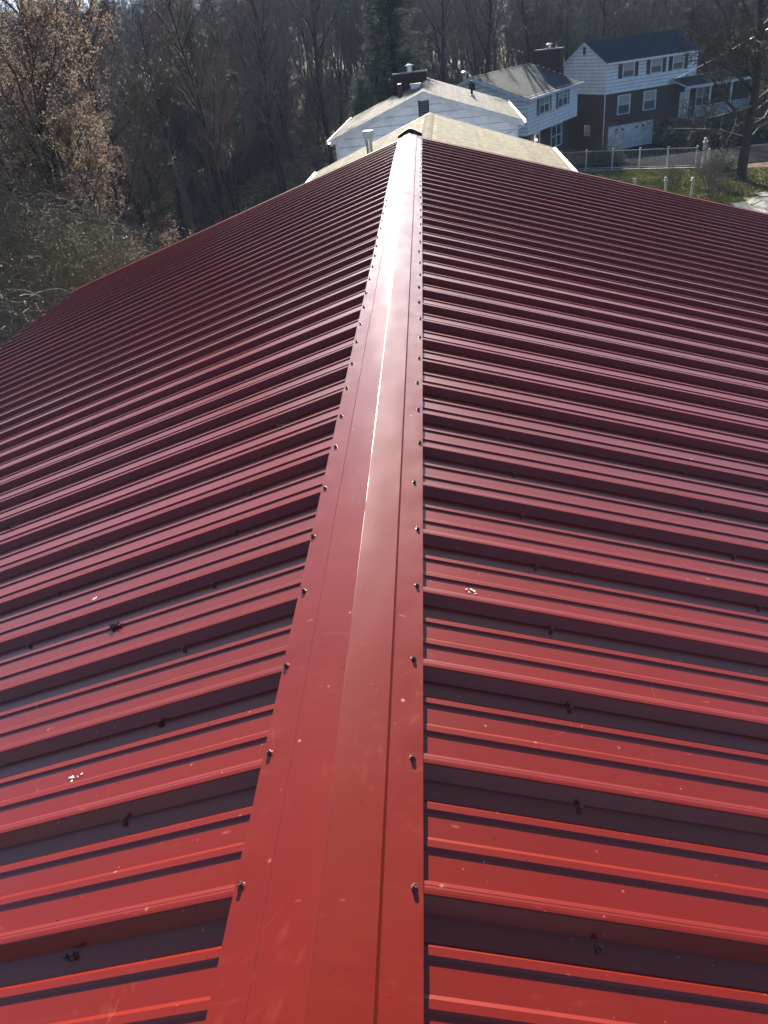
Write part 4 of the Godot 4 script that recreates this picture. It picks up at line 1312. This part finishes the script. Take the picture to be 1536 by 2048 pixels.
func build_right_growth() -> void:
	# the big yard tree in front of the porch house
	var c := FOREST.duplicate(true)
	c.bare = 0.2
	c.n = [24, 10, 8, 6]
	c.min_r = 0.013
	c.spread = [1.15, 0.75, 0.75, 0.65, 0.5]
	c.ratio = [0.62, 0.48, 0.48, 0.5, 0.5]
	c.lift = [0.0, 0.0, -0.02, -0.03, 0.0]
	c.wobble = 0.19
	c.thin = 0.36
	var m := tree_meshes(510, 11.5, 0.31, c, M.bark, M.twig_yard)
	var t := thing("yard_tree", "big bare yard tree with thick dark trunk on the lawn at right", "tree", on_land(18.75, -49.6))
	part("trunk", m[0], t)
	part("crown", m[1], t)
	t.rotation.y = 2.1
	var bush := {"levels": 4, "wood_levels": 1, "n": [8, 6, 5], "bare": 0.08, "spread": [0.55, 0.7, 0.6, 0.5, 0.5], "ratio": [0.6, 0.55, 0.55, 0.5, 0.5], "lift": [0.0, 0.05, 0.05, 0.05, 0.05], "wobble": 0.2, "thin": 0.5, "min_r": 0.004, "lean": 0.4, "stems": 7}
	var i := 0
	for s in [[15.9, -45.8, 2.2, "bare brown bush in front of the lawn posts by the red roof's edge"], [17.0, -48.6, 1.7, "low bare bush beside the yard tree's trunk"], [13.2, -62.0, 2.6, "bare bush at the porch house's brick corner, behind the fence"], [24.0, -77.0, 3.4, "tall bare bush against the porch railing"], [15.0, -50.6, 1.2, "small bare bush between two white lawn posts"], [9.7, -56.0, 1.6, "bare bush at the fence's near end beside beige gutter"]]:
		var bm := tree_meshes(520 + i, s[2], 0.025, bush, M.twig, M.twig_red if i % 2 else M.twig)
		var o := thing("bare_bush", s[3], "bush", on_land(s[0], s[1]), "bare bushes in the yards")
		part("stems", bm[0], o)
		part("twigs", bm[1], o)
		i += 1
	shrub("evergreen_shrub", "large dark evergreen shrub hiding the brick beside the garage door", on_land(24.0, -79.6), Vector3(1.9, 1.7, 1.5), 5200, 0.12, M.leaf_ever, 31, "evergreen shrubs by the porch")
	shrub("evergreen_shrub", "widest dark evergreen shrub below the porch railing", on_land(26.7, -79.8), Vector3(2.3, 1.7, 1.5), 6500, 0.12, M.leaf_ever, 32, "evergreen shrubs by the porch")
	shrub("evergreen_shrub", "dark evergreen shrub right of the porch railing's end", on_land(29.6, -80.6), Vector3(2.0, 1.7, 1.6), 5200, 0.12, M.leaf_ever, 33, "evergreen shrubs by the porch")
	shrub("evergreen_shrub", "small green shrub growing behind the yard tree's trunk", on_land(18.6, -53.0), Vector3(1.2, 0.75, 1.0), 2600, 0.09, M.leaf_ever, 34)
	shrub("evergreen_shrub", "dark shrub behind the left bays of the white fence", on_land(13.0, -60.6), Vector3(1.6, 0.8, 0.9), 3000, 0.1, M.leaf_ever, 35)
	shrub("evergreen_shrub", "low shadowed shrub on the lawn just past the beige roof's gutter", on_land(11.3, -50.5), Vector3(1.2, 0.45, 0.9), 2200, 0.09, M.leaf_ever, 36)
	# grass and fallen leaves on the lawn
	var r := RandomNumberGenerator.new()
	r.seed = 91
	var gm := MB.new()
	gm.colored = true
	for k in 16:
		var a := Vector3(r.randfn() * 0.16, 0, r.randfn() * 0.16)
		var e := Vector3(r.randfn() * 0.035, r.randf_range(0.05, 0.11), r.randfn() * 0.035)
		var f := Vector3(r.randfn(), 0, r.randfn()).normalized() * 0.009
		gm.col = [Color(0.152, 0.175, 0.034), Color(0.190, 0.205, 0.046), Color(0.220, 0.190, 0.084)][k % 3]
		gm.tri(a - f, a + f, a + e)
	var gx := []
	var lx := []
	for k in 26000:
		var x := r.randf_range(9, 36)
		var z := r.randf_range(-37, -58)
		if z < -57.6 + (x - 11.0) * 0.5 or z > -42.0 - (x - 15.0) * 0.85 and x > 14.2 and x < 22.0: continue
		var p := on_land(x, z) + Vector3(0, 0.03, 0)
		if r.randf() < 0.02 + 0.3 * exp(-Vector2(x - 19.5, z + 48.0).length_squared() * 0.06):
			lx.append(Transform3D(Basis(Vector3.UP, r.randf() * TAU).scaled(Vector3.ONE * r.randf_range(0.5, 1.0)), p))
		else:
			gx.append(Transform3D(Basis(Vector3.UP, r.randf() * TAU).scaled(Vector3.ONE * r.randf_range(0.7, 1.3)), p))
	scatter("grass", gm.mesh(M.grass), gx, "short yellowish green grass of the lawn", "grass")
	var lm := MB.new()
	lm.colored = true
	for k in 9:
		var a := Vector3(r.randfn() * 0.3, 0.03 + r.randf() * 0.06, r.randfn() * 0.3)
		var e := Vector3(r.randfn(), r.randfn() * 0.5, r.randfn()).normalized() * 0.08
		var f := Vector3(r.randfn(), r.randfn() * 0.5, r.randfn()).normalized() * 0.05
		lm.col = [Color(0.150, 0.095, 0.054), Color(0.211, 0.150, 0.095), Color(0.102, 0.065, 0.041)][k % 3]
		lm.quad(a - e, a - f, a + e, a + f)
	scatter("fallen_leaves", lm.mesh(M.litter), lx, "brown fallen leaves round the yard tree", "leaves")

func build_yard() -> void:
	# white metal fence: posts, rails and thin pickets
	var a := Vector2(9.6, -59.3)
	var b := Vector2(17.8, -55.1)
	var bays := 5
	var fence := thing("picket_fence", "white metal picket fence along the drive, in front of the garage", "fence", on_land(a.x, a.y))
	var o := fence.position
	for i in bays + 1:
		var p := a.lerp(b, float(i) / bays)
		var g := on_land(p.x, p.y) - o
		var mb := MB.new()
		mb.cbox(g + Vector3(0, 0.64, 0), Vector3(0.085, 1.34, 0.085))
		mb.cbox(g + Vector3(0, 1.33, 0), Vector3(0.11, 0.04, 0.11))
		build("post", mb, M.post, fence)
		if i == bays: continue
		var q := a.lerp(b, float(i + 1) / bays)
		var g2 := on_land(q.x, q.y) - o
		for y in [1.22, 0.14]:
			var rl := MB.new()
			rl.tube(g + Vector3(0, y, 0), g2 + Vector3(0, y, 0), 0.02, 0.02, 6)
			build("rail", rl, M.post, fence)
		for k in range(1, 15):
			var t := k / 15.0
			var pk := MB.new()
			var f := g.lerp(g2, t)
			pk.tube(f + Vector3(0, 0.14, 0), f + Vector3(0, 1.22, 0), 0.007, 0.007, 5)
			build("picket", pk, M.rail, fence)
	var gp := MB.new()
	gp.cbox(Vector3(0, 0.75, 0), Vector3(0.2, 1.55, 0.2))
	gp.cbox(Vector3(0, 1.54, 0), Vector3(0.3, 0.07, 0.3))
	gp.lathe(Vector3(0, 1.57, 0), [[0.07, 0.0], [0.07, 0.04], [0.12, 0.1], [0.12, 0.18], [0.0, 0.25]], 10)
	var gate := thing("gate_post", "thick weathered gate post with ball top at the fence's right end", "post", on_land(18.25, -55.0))
	build("post", gp, M.post, gate)
	var sd := MB.new()
	sd.cbox(Vector3(0.28, 0.55, 0.0), Vector3(0.12, 1.15, 0.12))
	build("side_post", sd, M.post, gate)
	var kb := MB.new()
	for i in 10:
		var p := a.lerp(b, i / 10.0) + Vector2(0.2, 0.55)
		var q := a.lerp(b, (i + 1) / 10.0) + Vector2(0.2, 0.55)
		kb.hexa([on_land(p.x, p.y) - Vector3(0, 0.2, 0), on_land(q.x, q.y) - Vector3(0, 0.2, 0), on_land(q.x, q.y + 0.2) - Vector3(0, 0.2, 0), on_land(p.x, p.y + 0.2) - Vector3(0, 0.2, 0), on_land(p.x, p.y) + Vector3(0, 0.12, 0), on_land(q.x, q.y) + Vector3(0, 0.12, 0), on_land(q.x, q.y + 0.2) + Vector3(0, 0.12, 0), on_land(p.x, p.y + 0.2) + Vector3(0, 0.12, 0)])
	var kerb := build("kerb", kb, M.concrete, self)
	kerb.set_meta("kind", "structure")
	var names := ["leftmost white post standing alone on the lawn", "middle white post on the lawn with a round cap", "rightmost white lawn post, half hidden by the bare bush"]
	var i := 0
	for p in [[12.31, -48.6, 0.8], [13.85, -47.7, 0.85], [14.95, -46.3, 0.95]]:
		var mb := MB.new()
		mb.cbox(Vector3(0, p[2] * 0.5 - 0.1, 0), Vector3(0.13, p[2], 0.13))
		var t := thing("lawn_post", names[i], "post", on_land(p[0], p[1]), "white posts on the lawn")
		build("post", mb, M.post, t)
		var cp := MB.new()
		cp.lathe(Vector3(0, p[2] - 0.1, 0), [[0.12, 0.0], [0.12, 0.05], [0.07, 0.09], [0.1, 0.16], [0.0, 0.24]], 10)
		build("post_cap", cp, M.post, t)
		i += 1
	# cable to the porch house
	var cm := MB.new()
	var A := Vector3(22.4, -5.0, -79.3)
	var B := Vector3(22.2, 2.9, -40.0)
	var last := A
	for k in 24:
		var t := (k + 1) / 24.0
		var p := A.lerp(B, t) - Vector3(0, 0.25 * sin(PI * t), 0)
		cm.tube(last, p, 0.022, 0.022, 5)
		last = p
	var cab := thing("overhead_cable", "pale overhead cable rising to the right from the porch house", "cable", Vector3.ZERO)
	build("cable", cm, M.cable, cab)
	var pole := thing("utility_pole", "wooden utility pole carrying the overhead cable beyond the right edge", "pole", on_land(22.2, -40.0))
	var pm := MB.new()
	pm.tube(Vector3(0, -0.3, 0), Vector3(0, 12.2, 0), 0.15, 0.1, 9, true)
	build("pole", pm, M.bark, pole)
	var cr := MB.new()
	cr.cbox(Vector3(0, 11.6, 0), Vector3(1.8, 0.12, 0.1))
	build("cross_arm", cr, M.bark, pole)
	# bit of white railing by the far walk
	var rt := thing("stair_railing", "short white stair railing beyond the drive at the right edge", "railing", on_land(30.4, -73.6))
	for y in [0.35, 1.0]:
		var mb := MB.new()
		mb.cbox(Vector3(0.9, y, 0), Vector3(1.9, 0.06, 0.06))
		build("rail", mb, M.white, rt)
	for k in 12:
		var mb := MB.new()
		mb.cbox(Vector3(0.02 + k * 0.16, 0.55, 0), Vector3(0.045, 1.0, 0.045))
		build("baluster", mb, M.white, rt)
	# long handle lying on the pale pad
	var hd := MB.new()
	var h0 := on_land(16.9, -42.6) + Vector3(0, 0.1, 0)
	hd.tube(Vector3.ZERO, Vector3(0.9, 0.12, -1.3), 0.025, 0.02, 6, true)
	var ht := thing("wooden_handle", "orange wooden handle lying on the pale concrete pad", "handle", h0)
	build("shaft", hd, mat(lin(0.42, 0.22, 0.08), 0.6), ht)

# ---------------------------------------------------------------- what lies on the red roof
func roof_hit(px: float, py: float, up := -0.03) -> Vector3: # the point of the red roof that a frame pixel shows
	var d := cam_fwd + CAM_RIGHT * (px - 768.0) / FOCAL - CAM_UP * (py - 1024.0) / FOCAL
	var side := -1.0 if px < 780.0 else 1.0
	var n := Vector3(side * sin(PITCH), cos(PITCH), 0)
	var t := (n * up - CAM_POS).dot(n) / d.dot(n)
	return CAM_POS + d * t

func build_debris() -> void:
	var r := RandomNumberGenerator.new()
	r.seed = 15
	var i := 0
	for s in [[226, 1255, 0.024, "curled dry leaf clump caught on the left slope's low rib"], [118, 1851, 0.014, "mossy crumb pile on the rib at lower left"], [560, 853, 0.022, "dark leaf stuck by a screw on the left slope, near the cap"], [322, 1447, 0.011, "dark wet leaf beside the left slope's third screw"], [134, 1915, 0.009, "bit of moss behind the lowest left screw"]]:
		var mb := MB.new()
		var side := -1.0
		var bs := roof_basis(side)
		for k in 26:
			var p := Vector3(r.randfn() * s[2] * 0.55, absf(r.randfn()) * s[2] * 0.18, r.randfn() * s[2] * 0.32)
			var e: Vector3 = Vector3(r.randfn(), r.randfn() * 0.5, r.randfn()).normalized() * s[2] * 0.4
			var f: Vector3 = e.cross(Vector3(r.randfn(), r.randfn(), r.randfn())).normalized() * s[2] * 0.18
			mb.tri(p - e, p + f, p + e)
			mb.tri(p - e, p + e, p - f)
		var t := thing("dead_leaf", s[3], "leaf", roof_hit(s[0], s[1]), "bits of litter on the red roof")
		t.basis = bs
		build("blades", mb, M.debris if i > 1 else M.moss, t)
		i += 1
	i = 0
	for s in [[165, 1108, 212, 1090, 0.0022, "thin dark twig on the left slope, by the second screw row"], [168, 752, 235, 732, 0.004, "pale forked twig lying between ribs on the upper left slope"], [95, 905, 150, 886, 0.004, "long dark twig in a channel of the left slope"], [3, 1062, 40, 1050, 0.003, "dark twig in a channel at the picture's left edge"]]:
		var a := roof_hit(s[0], s[1])
		var b := roof_hit(s[2], s[3])
		var mb := MB.new()
		var d := b - a
		var up := roof_basis(-1.0).y
		mb.tube(up * 0.004, d * 0.5 + up * 0.009, s[4], s[4] * 0.8, 5)
		mb.tube(d * 0.5 + up * 0.009, d + up * 0.004, s[4] * 0.8, s[4] * 0.5, 5)
		mb.tube(d * 0.45 + up * 0.008, d * 0.6 + up * 0.02 + Vector3(0, 0, 0.02), s[4] * 0.6, s[4] * 0.3, 4)
		var t := thing("twig", s[5], "twig", a, "bits of litter on the red roof")
		build("stick", mb, M.twig_tan if i == 1 else M.debris, t)
		i += 1
	for s in [[190, 1198, 0.011, "white bird dropping on the left slope"], [148, 1556, 0.012, "white bird dropping on the lower left slope"], [940, 1181, 0.013, "white spotted bird dropping on the right slope by the cap"]]:
		var side := -1.0 if s[0] < 780 else 1.0
		var mb := MB.new()
		for k in 9:
			var m := Vector3(r.randfn() * s[2] * 0.8, 0.0006 + k * 0.00003, r.randfn() * s[2] * 0.6)
			var rad: float = s[2] * r.randf_range(0.12, 0.42)
			var pts := []
			for q in 8:
				pts.append(m + Vector3(cos(q * TAU / 8), 0, sin(q * TAU / 8)) * rad * r.randf_range(0.6, 1.2))
			for q in 8:
				mb.tri(m + Vector3(0, 0.0009, 0), pts[q], pts[(q + 1) % 8])
		var t := thing("bird_dropping", s[3], "dropping", roof_hit(s[0], s[1], -RIB_H - 0.0005), "bird droppings on the red roof")
		t.basis = roof_basis(side)
		build("splash", mb, M.dropping, t)

# ---------------------------------------------------------------- scene
func _ready() -> void:
	cam_fwd = CAM_UP.cross(CAM_RIGHT).normalized()
	var cam := Camera3D.new()
	cam.name = "camera"
	cam.transform = Transform3D(Basis(CAM_RIGHT, CAM_UP, -cam_fwd).orthonormalized(), CAM_POS)
	cam.fov = rad_to_deg(2.0 * atan(1024.0 / FOCAL))
	cam.near = 0.05
	cam.far = 3000.0
	cam.current = true
	add_child(cam)
	var to_sun := Vector3(-sin(SUN_AZ) * cos(SUN_EL), sin(SUN_EL), -cos(SUN_AZ) * cos(SUN_EL))
	var sky := PanoramaSkyMaterial.new()
	sky.panorama = clear_sky(to_sun)
	var env := Environment.new()
	env.background_mode = Environment.BG_SKY
	env.sky = Sky.new()
	env.sky.sky_material = sky
	env.tonemap_mode = Environment.TONE_MAPPER_LINEAR
	env.tonemap_exposure = 3.25
	env.fog_enabled = true
	env.fog_density = 0.0003
	env.fog_light_color = Color(0.78, 0.88, 1.0)
	env.sdfgi_enabled = true
	env.ssao_enabled = true
	env.ssil_enabled = true
	var we := WorldEnvironment.new()
	we.name = "environment"
	we.environment = env
	add_child(we)
	var sun := DirectionalLight3D.new()
	sun.name = "sun"
	sun.light_energy = 1.6
	sun.light_color = Color(1.0, 0.975, 0.93)
	sun.light_angular_distance = 0.5
	sun.shadow_enabled = true
	sun.rotation = Vector3(-SUN_EL, PI + SUN_AZ, 0)
	add_child(sun)

	make_materials()
	build_ground()
	build_red_roof()
	build_beige_house()
	build_white_house()
	build_shuttered_house()
	build_porch_house()
	build_wood()
	build_evergreens()
	build_left_growth()
	build_right_growth()
	build_yard()
	build_debris()
